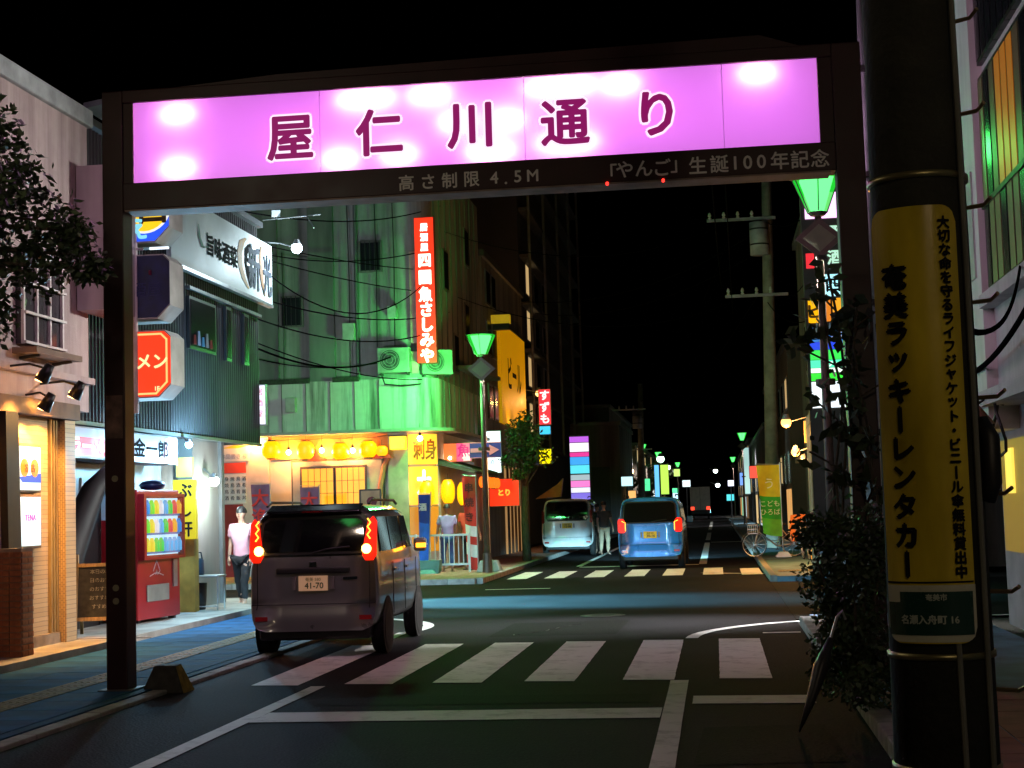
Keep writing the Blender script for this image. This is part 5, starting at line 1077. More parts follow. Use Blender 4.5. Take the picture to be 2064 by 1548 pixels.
MB().cyl((3.15, 25.05, 0), (3.15, 25.05, 4.6), .05, n=10).build('post', dark, ps)
ob = one(MB().lathe([(.001, 0), (.22, .02), (.27, .35), (.22, .7), (.001, .72)], (2.15, 41.2, .5), 14), 'orange_lantern', glow('lantern_red', (1, .16, .02), .7), 'round orange lantern low on the right pavement', 'lantern', smooth=True)
oc = thing('stand_sign', 'small orange lit standing sign on the right pavement', 'sign', (2.35, 37.5, .1))
MB().box(2.2, 2.48, 37.45, 37.55, .18, .72).build('face', glow('stand_orange', (1, .42, .03), .9), oc); MB().box(2.2, 2.48, 37.4, 37.6, .1, .18).build('foot', dark, oc)
# ------------------------------------------------------------------ cars
def lean(z, zb, H, k): return 0. if z < zb else k * ((z - zb) / (H - zb)) ** 1.3
def car(nm, lab, loc, rz, L_=3.4, W=1.475, H=1.70, zb=1.1, rl=.14, body=None, roof=None, glass=None, tail_on=1., tail=(1.06, 1.55, .16), plate=(.83, 'white', '奄美 580', '41-70'), hood=True, garnish=True, win=(1.18, 1.54), tailw=None, bright=None, headlights=0):
    t = thing(nm, lab, 'car', loc, rz); hw = W / 2
    prof = [(0, .3), (.78, .3), (.93, .34), (.985, .45), (1, .62), (1, .85), (.99, zb - .08), (.97, zb), (.93, zb + (H - zb) * .4), (.885, zb + (H - zb) * .75), (.83, H - .075), (.72, H - .028), (.45, H - .006), (0, H)]
    stn = [(0, .955, H - .05), (.02, .985, H - .02), (.12, 1, H), (.5, 1, H), (1.2, 1, H), (L_ * .62, 1, H - .01), (L_ * .7, 1, H - .06), (L_ * .86, .99, zb + .06), (L_ * .88, .99, zb - .02), (L_ * .96, .95, zb - .1), (L_ * .99, .9, zb - .2), (L_, .84, zb - .28)]
    def pt(i, s, sgn):
        y, ws, zt = stn[s]; fx, z = prof[i]
        if zt >= zb and z > zb: z2 = zb + (z - zb) * (zt - zb) / (H - zb)
        else: z2 = min(z, zt + (z - zb) * .12 if z > zb else z) if z > zt else z
        f_ = 1 if zt > zb + .1 else 1 + .0 * fx
        yy = y + lean(z, zb, H, rl) * max(0, 1 - y / 1.0)
        if y < .3 and z < .62: yy -= .05
        return (sgn * fx * hw * ws * f_, yy, z2)
    mb = MB(); n_ = len(prof); ring = []
    for s in range(len(stn)):
        ring.append([pt(i, s, 1) for i in range(n_)] + [pt(i, s, -1) for i in range(n_ - 2, 0, -1)])
    m_ = len(ring[0]); vs = [p for r_ in ring for p in r_]; fs = []
    for s in range(len(stn) - 1):
        for k in range(m_): fs.append((s * m_ + k, (s + 1) * m_ + k, (s + 1) * m_ + (k + 1) % m_, s * m_ + (k + 1) % m_))
    for s, rev in ((0, False), (len(stn) - 1, True)):
        b0 = s * m_
        for i in range(n_ - 1):
            a, b = b0 + i, b0 + i + 1; c, d = b0 + (m_ - i - 1 if i + 1 < n_ - 1 else n_ - 1), b0 + (m_ - i) % m_
            q = [a, b] + ([c] if i + 1 < n_ - 1 else []) + ([d] if i > 0 else [])
            if len(set(q)) >= 3: fs.append(tuple(q if rev else q[::-1]))
    mb.add(vs, fs); bo = mb.build('body', body, t, local=True, smooth=True); ss = bo.modifiers.new('sub', 'SUBSURF'); ss.levels = 1; ss.render_levels = 2
    e = .012
    # roof panel in its own colour
    if roof:
        a = MB(); vs = []
        for s in range(2, 7):
            for i in (10, 11, 12, 13): x, y, z = pt(i, s, 1); vs.append((x * 1.003, y, z + .008))
            for i in (12, 11, 10): x, y, z = pt(i, s, -1); vs.append((x * 1.003, y, z + .008))
        a.add(vs, [(s * 7 + k, s * 7 + k + 1, (s + 1) * 7 + k + 1, (s + 1) * 7 + k) for s in range(4) for k in range(6)]); a.build('roof_panel', roof, t, local=True, smooth=True)
    def rear(x0, x1, z0, z1, m, name, off=e, nz=6, nx=8, par=None, rnd=0., top_in=0., taper=0.):
        a = MB(); vs = []
        for j in range(nz + 1):
            z = z0 + (z1 - z0) * j / nz; sh = top_in * j / nz
            c_ = 0
            if rnd:
                dz = min(z - z0, z1 - z)
                if dz < rnd: c_ = rnd - math.sqrt(max(0, rnd ** 2 - (rnd - dz) ** 2))
            for i in range(nx + 1):
                u_ = i / nx; tp_ = taper * (x1 - x0) * (j / nz) ** 1.2; xa, xb = x0 + c_ + (sh if x0 < 0 else 0) + (tp_ if x0 > 0 else 0), x1 - c_ - (sh if x1 > 0 else 0) - (tp_ if x0 < 0 else 0); x = xa + (xb - xa) * u_
                vs.append((x, lean(z, zb, H, rl) - off + .035 * max(0, abs(x) / hw - .8) * 3 + (-.05 if z < .62 else 0), z))
        a.add(vs, [(j * (nx + 1) + i, j * (nx + 1) + i + 1, (j + 1) * (nx + 1) + i + 1, (j + 1) * (nx + 1) + i) for j in range(nz) for i in range(nx)])
        return a.build(name, m, par or t, local=True, smooth=True)
    wx = hw * .8
    if roof:
        rear(-hw * .94, hw * .94, zb + .03, H - .1, roof, 'upper_trim', e - .008, rnd=.05, top_in=.09, nz=10)
        MB().prism([(lean(H - .06, zb, H, rl) - .11, H - .085), (lean(H - .06, zb, H, rl) + .16, H - .02), (lean(H - .06, zb, H, rl) + .16, H + .012), (lean(H - .06, zb, H, rl) - .1, H - .06)], 'x', -hw * .72, hw * .72).build('spoiler', roof, t, local=True, bevel=.01)
        MB().box(-.12, .12, lean(H - .06, zb, H, rl) - .118, lean(H - .06, zb, H, rl) - .108, H - .082, H - .066).build('stop_lamp', mat('tail_red_off', (.25, .01, .01), .2, var=0, coat=.6), t, local=True)
        MB().rbox((0, -.014, zb - .06), (.09, .012, .06)).build('badge', mat('chrome', (.5, .5, .5), .15, 1., var=0), t, local=True, bevel=.01)
        MB().rbox((.42, -.013, zb - .22), (.16, .008, .03)).build('model_badge', MC['chrome'], t, local=True)
    seal = rear(-wx - .03, wx + .03, win[0] - .03, win[1] + .03, dark, 'window_seal', e - .004, rnd=.07, top_in=.03)
    rear(-wx, wx, win[0], win[1], glass, 'rear_window', e + .004, rnd=.06, par=t, top_in=.03, nz=10)
    tw = tailw or tail[2]
    ton = glow('tail_red_on', (1, .012, .002), 1.5) if tail_on else mat('tail_red_off', (.25, .01, .01), .2, var=0, coat=.6)
    for s in (-1, 1):
        xa, xb = sorted((s * (hw - .01 - tw), s * (hw - .012)))
        lp = rear(xa, xb, tail[0], tail[1], ton, 'tail_light', .03, nx=5, nz=8, rnd=.04, taper=.45 if bright == 'ball' else .15)
        if tail_on:
            if bright == 'ball': MB().ball((s * (hw - .04 - tw / 2), lean(tail[0] + .1, zb, H, rl) - .035, tail[0] + .13), .055, 12).build('brake_bulb', glow('brake_core', (1, .5, .08), 14), t, local=True, smooth=True)
            zz = [(s * (hw - .04 - tw * (.45 if k % 2 else .25)), lean(tail[0] + .24 + .045 * k, zb, H, rl) - .045, tail[0] + .24 + .045 * k) for k in range(6)]
            if bright == 'bar': zz = [(s * (hw - .05 - tw * .75), -.035 + lean(tail[0] + .05, zb, H, rl), tail[0] + .05), (s * (hw - .05 - tw * .75), -.035 + lean(tail[1] - .1, zb, H, rl), tail[1] - .1), (s * (hw - .05 - tw * .3), -.035 + lean(tail[1] - .06, zb, H, rl), tail[1] - .06)]
            MB().tube(zz, .009, 6).build('light_strip', glow('strip_amber', (1, .32, .03), 5, False), t, local=True)
    # number plate
    pcol = {'white': ((.5, .46, .4), (.04, .08, .05)), 'yellow': ((.75, .5, .02), (.02, .02, .02))}[plate[1]]
    pz = plate[0]
    lpm = mat('plate_' + plate[1], pcol[0], .5, var=.05, emit=(1, .5, .2) if plate[1] == 'white' else (1, .7, .05), es=.22 if tail_on else 0, sample=False)  # glow put into the plate, standing in for a plate lamp
    pl_ = MB().box(-.165, .165, -.03 - .05 * (pz < .62), -.02, pz - .083, pz + .083).build('number_plate', lpm, t, local=True)
    ptx = mat('plate_ink_' + plate[1], pcol[1], .5, var=0)
    text(plate[2], .045, ptx, pl_, (0, -.033, pz + .045), local=True, ext=.001); text(plate[3], .088, ptx, pl_, (.012, -.033, pz - .025), local=True, ext=.001, bold=.002)
    MB().box(-.24, -.2, -.028, -.01, pz - .07, pz + .07).box(.2, .24, -.028, -.01, pz - .07, pz + .07).build('plate_recess', mat('recess_edge', (.2, .18, .17), .4), t, local=True)
    if garnish:
        g_ = MB().box(-.42, .42, -.035, -.005, pz + .11, pz + .175).build('tailgate_handle', dark, t, local=True, bevel=.015)
    MB().tube([(0, -.02 + lean(win[0], zb, H, rl), win[0] - .01), (.18, -.03 + lean(win[0], zb, H, rl), win[0] + .03), (.42, -.03 + lean(win[0], zb, H, rl), win[0] + .05)], .01, 5).build('wiper', dark, t, local=True)
    seam = mat('panel_gap', (.008, .008, .008), .8, var=0)
    for s in (-1, 1): MB().tube([(s * (hw - .1), -.012 + (-.05 if z < .62 else 0), z) for z in (.55, .62, .64, .9, tail[0])], .005, 5).build('tailgate_seam', seam, t, local=True)
    MB().tube([(x, -.062 if abs(x) < hw * .8 else -.03, .6) for x in (-hw * .95, -hw * .8, 0, hw * .8, hw * .95)], .005, 5).build('bumper_seam', seam, t, local=True)
    MB().box(-hw * .85, hw * .85, -.01, .3, .2, .36).build('under_bumper', dark, t, local=True, bevel=.03)
    for s in (-1, 1): MB().box(s * hw * .8 - .07, s * hw * .8 + .07, -.055, -.05, .42, .47).build('reflector', mat('reflector_red', (.35, .02, .02), .2, var=0), t, local=True)
    for s in (-1, 1): MB().tube([(s * hw * .8, .3, H + .0), (s * hw * .8, .5, H + .045), (s * hw * .8, 1.9, H + .045), (s * hw * .8, 2.1, H)], .016, 6).build('roof_rail', dark, t, local=True)
    # side glass, seams, handles
    for s in (-1, 1):
        for a, b in ((.28, .9), (.98, 1.72), (1.8, L_ * .7)):
            m2 = MB(); vs = []
            for y in (a, (a + b) / 2, b):
                for i, fz in ((7, .12), (8, 0), (9, 0)):
                    x, _, z = pt(i, 3, s); z += fz * .5; yy = y + lean(z, zb, H, rl) * max(0, 1 - y) if y < 1 else (y if y < L_ * .69 else y - (z - zb) * .35)
                    vs.append((x + s * .011, yy, z))
            m2.add(vs, [(r_ * 3 + c_, r_ * 3 + c_ + 1, r_ * 3 + c_ + 4, r_ * 3 + c_ + 3) for r_ in range(2) for c_ in range(2)]); m2.build('side_window', glass, t, local=True, smooth=True)
        for y in (.94, 1.76, 2.62): MB().tube([(s * (hw + .002), y, z) for z in (.42, .62, .85, zb - .08)], .005, 5).build('door_seam', seam, t, local=True)
        for y in (1.05, 1.9): MB().rbox((s * (hw + .012), y, zb - .17), (.02, .14, .03)).build('door_handle', body, t, local=True, bevel=.006)
        mi = MB().rbox((s * (hw + .1), L_ * .7, zb + .08), (.16, .09, .17)).build('mirror', body, t, local=True, bevel=.03)
        if s == 1 and bright == 'ball': MB().rbox((s * (hw + .12), L_ * .7 - .055, zb + .07), (.12, .02, .05)).build('turn_light', glow('turn_amber', (1, .32, .01), 8), t, local=True)
        # wheels
        for y in (.56, L_ - .62):
            MB().lathe([(.001, 0), (.335, 0), (.335, .01), (.001, .01)], (s * (hw - .006) - (.0 if s > 0 else .004), y, .31), 24, 'x').build('wheel_arch', mat('arch_black', (.008, .008, .008), .9, var=0), t, local=True)
            wh = MB().lathe([(.17, -.08), (.26, -.085), (.288, -.06), (.292, 0), (.288, .06), (.26, .085), (.17, .08)], (s * (hw - .075), y, .292), 28, 'x').build('wheel', mat('tyre', (.012, .012, .012), .85, var=.2, scale=30), t, local=True, smooth=True)
            rm = MB().lathe([(.001, 0), (.16, 0), (.175, .012), (.175, .0)], (s * (hw - .012), y, .292), 24, 'x')
            for k in range(6): rm.rbox((s * (hw - .004), y + .09 * math.cos(k * 1.047), .292 + .09 * math.sin(k * 1.047)), (.014, .14, .035), 0, k * 1.047)
            rm.build('rim', mat('rim_silver', (.25, .25, .26), .3, .8, var=0), wh, local=True)
    for s in (-1, 1) if headlights else ():
        MB().ball((s * (hw - .22), L_ - .02, .68), .07, 12).build('headlight', glow('headlight_white', (.8, .95, 1), 20, False), t, local=True)
        lamp('SPOT', 'head_beam', (s * (hw - .22), L_ + .1, .68), (.35, .8, 1), headlights, t, size=.04, rot=(R(83), 0, 0), spot=R(20), blend=.8, local=True).scale = (4.5, 1, 1)
    # inside: seat backs seen through the glass
    for x in (-.33, .33): MB().rbox((x, 1.55, .95), (.44, .14, .75), 0, R(-8)).ball((x, 1.62, 1.4), .1, 8).build('seat', mat('seat_dark', (.03, .03, .03), .9), t, local=True)
    return t
def carglass(name, tint, gloss):
    m = bpy.data.materials.new(name); m.use_nodes = True; glassy(m, tint, gloss); return m
cg = mat('car_glass', (.006, .006, .007), .04, var=0, spec=.9, coat=.5)
taupe = mat('paint_taupe', (.19, .19, .185), .3, .35, var=.05, coat=1.0)
black_paint = mat('paint_black', (.008, .008, .009), .12, var=0, coat=1.0)
car('parked_car', 'taupe boxy car with black roof and glowing tail lights at the crosswalk', (-4.5, 16.9, 0), R(2), 3.4, 1.475, 1.70, 1.1, .13, taupe, black_paint, cg, 1, (1.07, 1.56, .17), (.83, 'white', '奄美 580', '41-70'), bright='ball', headlights=2200)
white_p = mat('paint_white', (.78, .78, .77), .25, var=.04, coat=1.0)
car('parked_car', 'white van parked beyond the far crosswalk on the left', (-4.82, 50, 0), 0, 4.2, 1.69, 1.86, 1.12, .12, white_p, None, cg, 0, (1.05, 1.5, .1), (.98, 'yellow', '奄美 480', '12-08'), win=(1.16, 1.74), garnish=False)
blue_p = mat('paint_blue', (.03, .2, .72), .28, .1, var=.05, coat=1.0)
car('parked_car', 'bright blue car with red tail lights driving away down the street', (-1.65, 38.5, 0), R(-1), 3.5, 1.62, 1.78, 1.1, .2, blue_p, None, cg, 1, (.9, 1.25, .2), (.84, 'yellow', '奄美 582', '30-16'), win=(1.16, 1.64), garnish=False, bright='bar', headlights=4200)
# far box truck
tk = thing('box_truck', 'small grey box truck with red tail lights far down the street', 'truck', (-1.5, 150, 0))
MB().box(-.95, .95, 0, 3.2, .9, 3.1).build('cargo_box', mat('truck_box', (.7, .66, .6), .6, var=.1, emit=(.5, .45, .4), es=.0), tk, local=True)
MB().box(-.95, .95, 3.3, 4.6, .6, 2.2).build('cab', white_p, tk, local=True); MB().box(-.9, .9, .05, .4, .5, .88).build('bumper', dark, tk, local=True)
for x in (-.75, .75):
    MB().box(x - .16, x + .16, -.02, 0.05, .9, 1.2).build('tail_light', glow('truck_red', (1, .05, .02), 2.5, False), tk, local=True)
    for y in (.7, 3.9): MB().cyl((x - .1, y, .4), (x + .1, y, .4), .4, n=16).build('wheel', MC['tyre'], tk, local=True)
MB().box(-.01, .01, -.012, -.002, .95, 3.05).build('door_gap', dark, tk, local=True)

# ------------------------------------------------------------------ people
folds_tex = bpy.data.textures.new('folds', 'CLOUDS'); folds_tex.noise_scale = .09; folds_tex.noise_depth = 3
def skin_mesh(nm, verts, edges, rad, m, par, lvl=2, root=0):
    me = bpy.data.meshes.new(nm); me.from_pydata(verts, edges, []); o = bpy.data.objects.new(nm, me); C.objects.link(o); me.materials.append(m)
    sk = o.modifiers.new('skin', 'SKIN'); sk.use_smooth_shade = True
    if not me.skin_vertices: o.data.skin_vertices.new() if hasattr(o.data.skin_vertices, 'new') else None
    for i, r_ in enumerate(rad): sv = me.skin_vertices[0].data[i]; sv.radius = r_ if isinstance(r_, tuple) else (r_, r_); sv.use_root = (i == root)
    su = o.modifiers.new('sub', 'SUBSURF'); su.levels = 1; su.render_levels = lvl + (1 if nm != 'body' else 0)
    if nm != 'body':
        dm = o.modifiers.new('folds', 'DISPLACE'); dm.texture = folds_tex; dm.strength = .035; dm.mid_level = .5; dm.texture_coords = 'LOCAL'
    o.parent = par; return o
def person(lab, loc, rz, h=1.72, shirt=None, trousers=None, skin=None, hair=None, stride=.12, bend=.0, arm=(.12, .12), sleeve=True, shoes=None, headturn=0.):
    t = thing('person', lab, 'person', loc, rz, None); k = h / 1.72
    V = []; E_ = []; Rr = []
    def v(x, y, z, r_, p=None):
        V.append((x * k, y * k, z * k)); Rr.append(tuple(a * k for a in r_) if isinstance(r_, tuple) else r_ * k)
        if p is not None: E_.append((p, len(V) - 1))
        return len(V) - 1
    pel = v(0, 0, .93, (.135, .1)); ab = v(0, -.005, 1.08, (.125, .09), pel); ch = v(0, -.01, 1.27, (.15, .105), ab); nk0 = v(0, -.0, 1.42, (.075, .065), ch); nk = v(0, .01, 1.49, .052, nk0)
    ja = v(0, .025, 1.55, (.06, .075), nk); hd = v(0, .02, 1.62, (.075, .092), ja); tp = v(0, .015, 1.69, (.062, .078), hd); crn = v(0, .01, 1.715, (.03, .04), tp)
    nose = v(0, .118, 1.595, .012, hd)
    for s in (-1, 1): v(s * .082, .015, 1.6, .012, hd)
    hands = []
    for s, fwd in ((-1, arm[0]), (1, arm[1])):
        sh = v(s * .175, -.005, 1.385, .055, ch); el = v(s * .235, -.03 + fwd * .4, 1.12, .042, sh); wr_ = v(s * .245, .05 + fwd, .89, .028, el); pm_ = v(s * .245, .065 + fwd * 1.1, .82, (.02, .036), wr_)
        for j, (dy, ln) in enumerate(((.032, .075), (.012, .085), (-.01, .08), (-.03, .065))):
            f1 = v(s * .25, .07 + fwd * 1.1 + dy, .755, .009, pm_); v(s * .235, .075 + fwd * 1.1 + dy, .755 - ln * .6, .0075, f1)
        th = v(s * .215, .11 + fwd * 1.1, .8, .0095, pm_); v(s * .205, .13 + fwd * 1.1, .765, .008, th)
    feet = []
    for s, st in ((-1, stride), (1, -stride)):
        hp = v(s * .09, 0, .86, .092, pel); kn = v(s * .1, .03 + st * .6, .48, .06, hp); an = v(s * .1, -.02 + st, .09, .038, kn); ft_ = v(s * .11, .07 + st, .04, (.04, .028), an); v(s * .115, .15 + st, .03, (.036, .02), ft_)
        feet.append((s, st))
    skin_mesh('body', V, E_, Rr, skin, t)
    # shirt: torso with sleeves
    V = []; E_ = []; Rr = []
    a00 = v(0, 0, .83, (.165, .13)); a0 = v(0, 0, .92, (.165, .125), a00); a1 = v(0, -.005, 1.08, (.16, .12), a0); a2 = v(0, -.01, 1.27, (.175, .13), a1); a3 = v(0, 0, 1.4, (.095, .085), a2)
    for s, fwd in ((-1, arm[0]), (1, arm[1])):
        b0 = v(s * .185, -.005, 1.375, .075, a2); v(s * .222, -.02 + fwd * .25, 1.18, .068, b0)
    skin_mesh('shirt', V, E_, Rr, shirt, t)
    V = []; E_ = []; Rr = []
    c0 = v(0, 0, .9, (.15, .115))
    for s, st in ((-1, stride), (1, -stride)):
        c1 = v(s * .092, 0, .82, .103, c0); c2 = v(s * .1, .03 + st * .6, .48, .075, c1); v(s * .1, -.018 + st, .13, .055, c2)
    skin_mesh('trousers', V, E_, Rr, trousers, t)
    hb_ = MB()
    pr = [(.001, .115)] + [(.098 * math.sin(R(a)), .115 * math.cos(R(a))) for a in (20, 40, 60, 80, 95)] 
    hb_.lathe([(r_ * k, z * k) for r_, z in pr], (0, -.0 * k, 1.625 * k), 18)
    ho = hb_.build('hair', hair, t, local=True, smooth=True); ho.scale = (.95, 1.15, 1)
    for s in (-1, 1): MB().ball((s * .03 * k, .103 * k, 1.615 * k), .009 * k, 8).build('eye', dark, t, local=True)
    MB().rbox((0, .103 * k, 1.558 * k), (.04 * k, .01 * k, .008 * k)).build('mouth', mat('lip', (.25, .08, .07), .6, var=0), t, local=True)
    for s, st in feet:
        so = MB().rbox((s * .113 * k, (.06 + st) * k, .012 * k), (.09 * k, .25 * k, .022 * k)).build('sandal' if shoes is None else 'shoe', shoes or mat('sandal_tan', (.3, .16, .08), .7), t, local=True, bevel=.008)
    return t
skinm = mat('skin_tan', (.48, .26, .18), .55, var=.06); hairm = mat('hair_black', (.015, .012, .012), .5, var=.2)
person('person in pale pink T shirt and dark trousers standing left of the taupe car', (-8.06, 25.6, .06), R(172), 1.7, mat('tee_pink', (.75, .36, .42), .85, var=.08), mat('trousers_black', (.018, .016, .018), .9), skinm, hairm, .15, arm=(.1, -.06))
person('person in lilac shirt standing at the izakaya fence', (-6.55, 37.3, .1), R(20), 1.65, mat('shirt_lilac', (.35, .25, .55), .85), mat('jeans_blue', (.04, .08, .25), .9), skinm, hairm, .05, shoes=dark)
person('person in red shirt and black trousers under the big lanterns', (-6.15, 38.0, .1), R(-20), 1.72, mat('shirt_red', (.6, .06, .04), .85), MC['trousers_black'], skinm, hairm, .04, shoes=dark)
person('person in beige clothes standing right of the white van', (-3.65, 50.4, 0), R(200), 1.72, mat('shirt_dark', (.05, .045, .045), .85), mat('trousers_beige', (.4, .28, .18), .9), skinm, hairm, .06, shoes=dark)
person('person in patterned green top close to the white van', (-3.95, 51.5, 0), R(160), 1.66, mat('top_green', (.15, .22, .12), .85, var=.6, scale=20), mat('trousers_brown', (.2, .12, .08), .9), skinm, hairm, .06, shoes=dark)

# ------------------------------------------------------------------ bicycle, green banner, far pole
def bicycle(lab, loc, rz):
    t = thing('bicycle', lab, 'bicycle', loc, rz); fm = mat('bike_silver', (.55, .55, .52), .35, .7, var=.1); r_ = .33
    for x in (-.52, .52):
        wh = MB().lathe([(r_ - .018, -.012), (r_ + .006, -.014), (r_ + .006, .014), (r_ - .018, .012)], (x, 0, r_), 28, 'y').build('wheel', MC['tyre'], t, local=True, smooth=True)
        sp = MB()
        for k in range(14): a = k * 6.283 / 14; sp.cyl((x, .02 * (-1) ** k, r_), (x + (r_ - .015) * math.cos(a), 0, r_ + (r_ - .015) * math.sin(a)), .0035, n=4)
        sp.build('spokes', fm, wh, local=True)
        MB().lathe([(r_ - .03, -.012), (r_ - .016, -.016), (r_ - .016, .016), (r_ - .03, .012)], (x, 0, r_), 28, 'y').build('rim', fm, wh, local=True)
        MB().lathe([(r_ + .03, -.025), (r_ + .04, 0), (r_ + .03, .025)], (x, 0, r_), 18, 'y', 0.2, 2.9).build('mudguard', fm, t, local=True)
    P_ = dict(rw=(-.52, 0, r_), fw=(.52, 0, r_), bb=(-.08, 0, .28), st=(-.2, 0, .75), hd=(.36, 0, .78), hb=(.38, 0, .66))
    f_ = MB()
    for a, b in (('rw', 'bb'), ('rw', 'st'), ('bb', 'st'), ('bb', 'hb'), ('hd', 'fw')): f_.cyl(P_[a], P_[b], .022, n=8)
    f_.tube([P_['hb'], (.15, 0, .42), (-.12, 0, .42)], .014); f_.build('frame', fm, t, local=True)
    MB().prism([(-.36, .82), (-.1, .84), (-.05, .87), (-.1, .9), (-.34, .89)], 'y', -.07, .07).build('saddle', dark, t, local=True, bevel=.02)
    MB().tube([(.25, -.28, .98), (.38, -.2, 1.02), (.37, 0, .95), (.38, .2, 1.02), (.25, .28, .98)], .012).cyl((.36, 0, .78), (.37, 0, .95), .013, n=8).build('handlebar', fm, t, local=True)
    bs_ = MB()
    for k in range(6): bs_.box(.42 + .05 * k, .43 + .05 * k, -.15, .15, .62, .86)
    for z in (.62, .74, .85): bs_.box(.42, .68, -.15, -.14, z, z + .012).box(.42, .68, .14, .15, z, z + .012)
    bs_.build('basket', fm, t, local=True)
    MB().cyl((-.08, -.1, .2), (-.08, .1, .36), .008, n=6).rbox((-.08, -.13, .19), (.1, .06, .02)).rbox((-.08, .13, .37), (.1, .06, .02)).build('pedal', dark, t, local=True)
    return t
bicycle('silver city bicycle parked behind the green banner flag', (1.5, 42.0, .1), R(178))
gy = mat('cloth_yellow', (.6, .5, .02), .8, var=.15); gg = mat('cloth_green', (.03, .36, .03), .8, var=.2); g2 = mat('cloth_green_light', (.12, .45, .04), .8, var=.2)
fg = nobori('yellow and green banner flag on a white base by the far right kerb', (1.72, 41.6, .1), 2.5, .62, ((gy, .85), (gg, .6), (g2, .45)), stp, .14, -1, None, None, base=mat('base_white', (.7, .72, .74), .5, var=.1))
text('う', .3, mat('ink_pale', (.75, .75, .6), .8, var=0), fg, (-.3, -.1, 1.95), local=True, ext=.001)
text('こども', .17, MC['ink_pale'], fg, (-.3, -.1, 1.42), local=True, ext=.001); text('ひろば', .17, MC['ink_pale'], fg, (-.3, -.1, 1.2), local=True, ext=.001)
def far_pole(lab, x, y, h):
    t = thing('utility_pole', lab, 'utility pole', (x, y, .1)); m = mat('pole_far', (.3, .28, .22), .85, var=.3, scale=3)
    MB().cyl((0, 0, 0), (.28 * h / 12, 0, h), .24, .16, n=14).build('shaft', m, t, local=True, smooth=True)
    for z, a, b in ((h - 1.6, -1.9, .3), (h - 4.1, -1.4, .6)):
        ca = MB().rbox(((a + b) / 2 + .2, -.2, z), (b - a, .09, .09)).build('cross_arm', mat('arm_galv', (.35, .36, .36), .4, .6), t, local=True)
        for k in range(4): MB().lathe([(.03, 0), (.06, .03), (.03, .07), (.06, .11), (.03, .2), (.001, .22)], (a + .3 + .45 * k, -.2, z + .05), 10).build('insulator', mat('insulator_white', (.6, .6, .55), .3, var=0), ca, local=True)
    tr = MB().cyl((-.05, -.25, h - 2.8), (-.05, -.25, h - 1.75), .3, n=18).build('transformer', mat('tank_grey', (.38, .38, .42), .5, var=.2), t, local=True, smooth=True)
    for z in (h - 2.5, h - 2.0): MB().cyl((-.05, -.25, z), (-.05, -.25, z + .05), .31, n=18).build('tank_band', dark, tr, local=True)
    for k in range(8): MB().tube([(.2, 0, 2 + .7 * k), (.38, -.05, 2 + .7 * k)], .01, 5).build('step_bolt', dark, t, local=True)
    return t
far_pole('concrete utility pole with transformer beyond the far crossing', 1.77, 50, 12.2)
far_pole('distant utility pole at the end of the left side', -4.6, 96, 9.0)
# ------------------------------------------------------------------ far lamps, lights and signs
for lab, x, y in (('small distant green street lamp on the left, nearest of the far lamps', -4.9, 137), ('distant green street lamp high beside the far utility pole', 1.9, 104), ('farthest green street lamp on the left', -4.1, 174), ('farthest green street lamp on the right', 1.9, 160), ('distant green street lamp above the far orange light', -5.4, 118)):
    street_lamp(lab, (x, y, .1), 1.0, 2600)
def far_sign(lab, x, y, z, w_, h_, col, es=1.3): 
    t = thing('far_sign', lab, 'sign', (x, y, z - h_ / 2)); MB().box(-w_ / 2, w_ / 2, 0, .1, 0, h_).build('face', glow('fs_%.1f_%.1f_%.1f' % col, col, es, False), t, local=True); MB().box(-w_ / 2 - .03, w_ / 2 + .03, .101, .2, -.03, h_ + .03).build('case', dark, t, local=True)
    MB().box(-.03, .03, .11, .17, -z + h_ / 2, 0).build('post', dark, t, local=True)
far_sign('pale cyan lit sign left above the blue car', -4.3, 76, 2.75, .55, .45, (.6, .95, 1))
far_sign('green and yellow lit far sign right above the blue car', -2.9, 90, 3.0, .45, 1.7, (.5, .85, .1))
far_sign('slim blue lit far sign beside the green and yellow one', -3.35, 90, 2.9, .25, 1.9, (.15, .55, 1))
far_sign('small white far sign near the box truck', -2.2, 120, 3.1, .6, .5, (.8, .95, 1))
far_sign('tiny white far light between the truck and the utility pole', 1.1, 110, 2.9, .4, .4, (.75, .8, 1), 2)
far_sign('slim pale far sign left of the utility pole', 2.2, 108, 3.7, .4, 3.2, (.5, .8, .75), .8)
far_sign('tall narrow cyan tube sign beside the far utility pole', 2.15, 60, 3.7, .16, 2.5, (.55, .9, 1), 1.4)
bulb_lamp('orange bulb far down the left side', (-6.2, 100, 3.9), (-5.4, 100, 3.75), .2, 20, (1, .5, .2), 0)
bulb_lamp('pale green bulb far down the right side', (2.6, 112, 4.9), (2.2, 112, 4.7), .16, 12, (.5, 1, .4), 0)
bulb_lamp('white bulb far beyond the box truck', (-.6, 180, 5.5), (.1, 180, 5.2), .25, 14, (.8, 1, .95), 0)
bulb_lamp('second white bulb far beyond the box truck', (-.6, 185, 4.0), (.3, 185, 3.6), .25, 14, (.8, 1, .95), 0)
far_sign('tiny green lit panel below the far green lamps', -3.6, 140, 2.6, .5, .7, (.1, .9, .35))
far_sign('tiny yellow green lit panel beside the far trees', -3.2, 132, 4.2, .5, .6, (.6, .95, .2))
far_sign('tiny blue white lit panel low beside the far trees', -3.3, 128, 2.2, .4, .5, (.5, .75, 1), 1.8)
far_sign('tiny turquoise lit panel beyond the truck on the right', 1.4, 150, 2.0, .7, .6, (.1, .7, .75))
bulb_lamp('white green bulb among the far trees', (-5.3, 125, 5.4), (-4.3, 125, 5.2), .3, 8, (.6, 1, .75), 0)
bulb_lamp('second white green bulb among the far trees', (-5.0, 120, 4.6), (-3.6, 120, 4.4), .22, 8, (.7, 1, .7), 0)
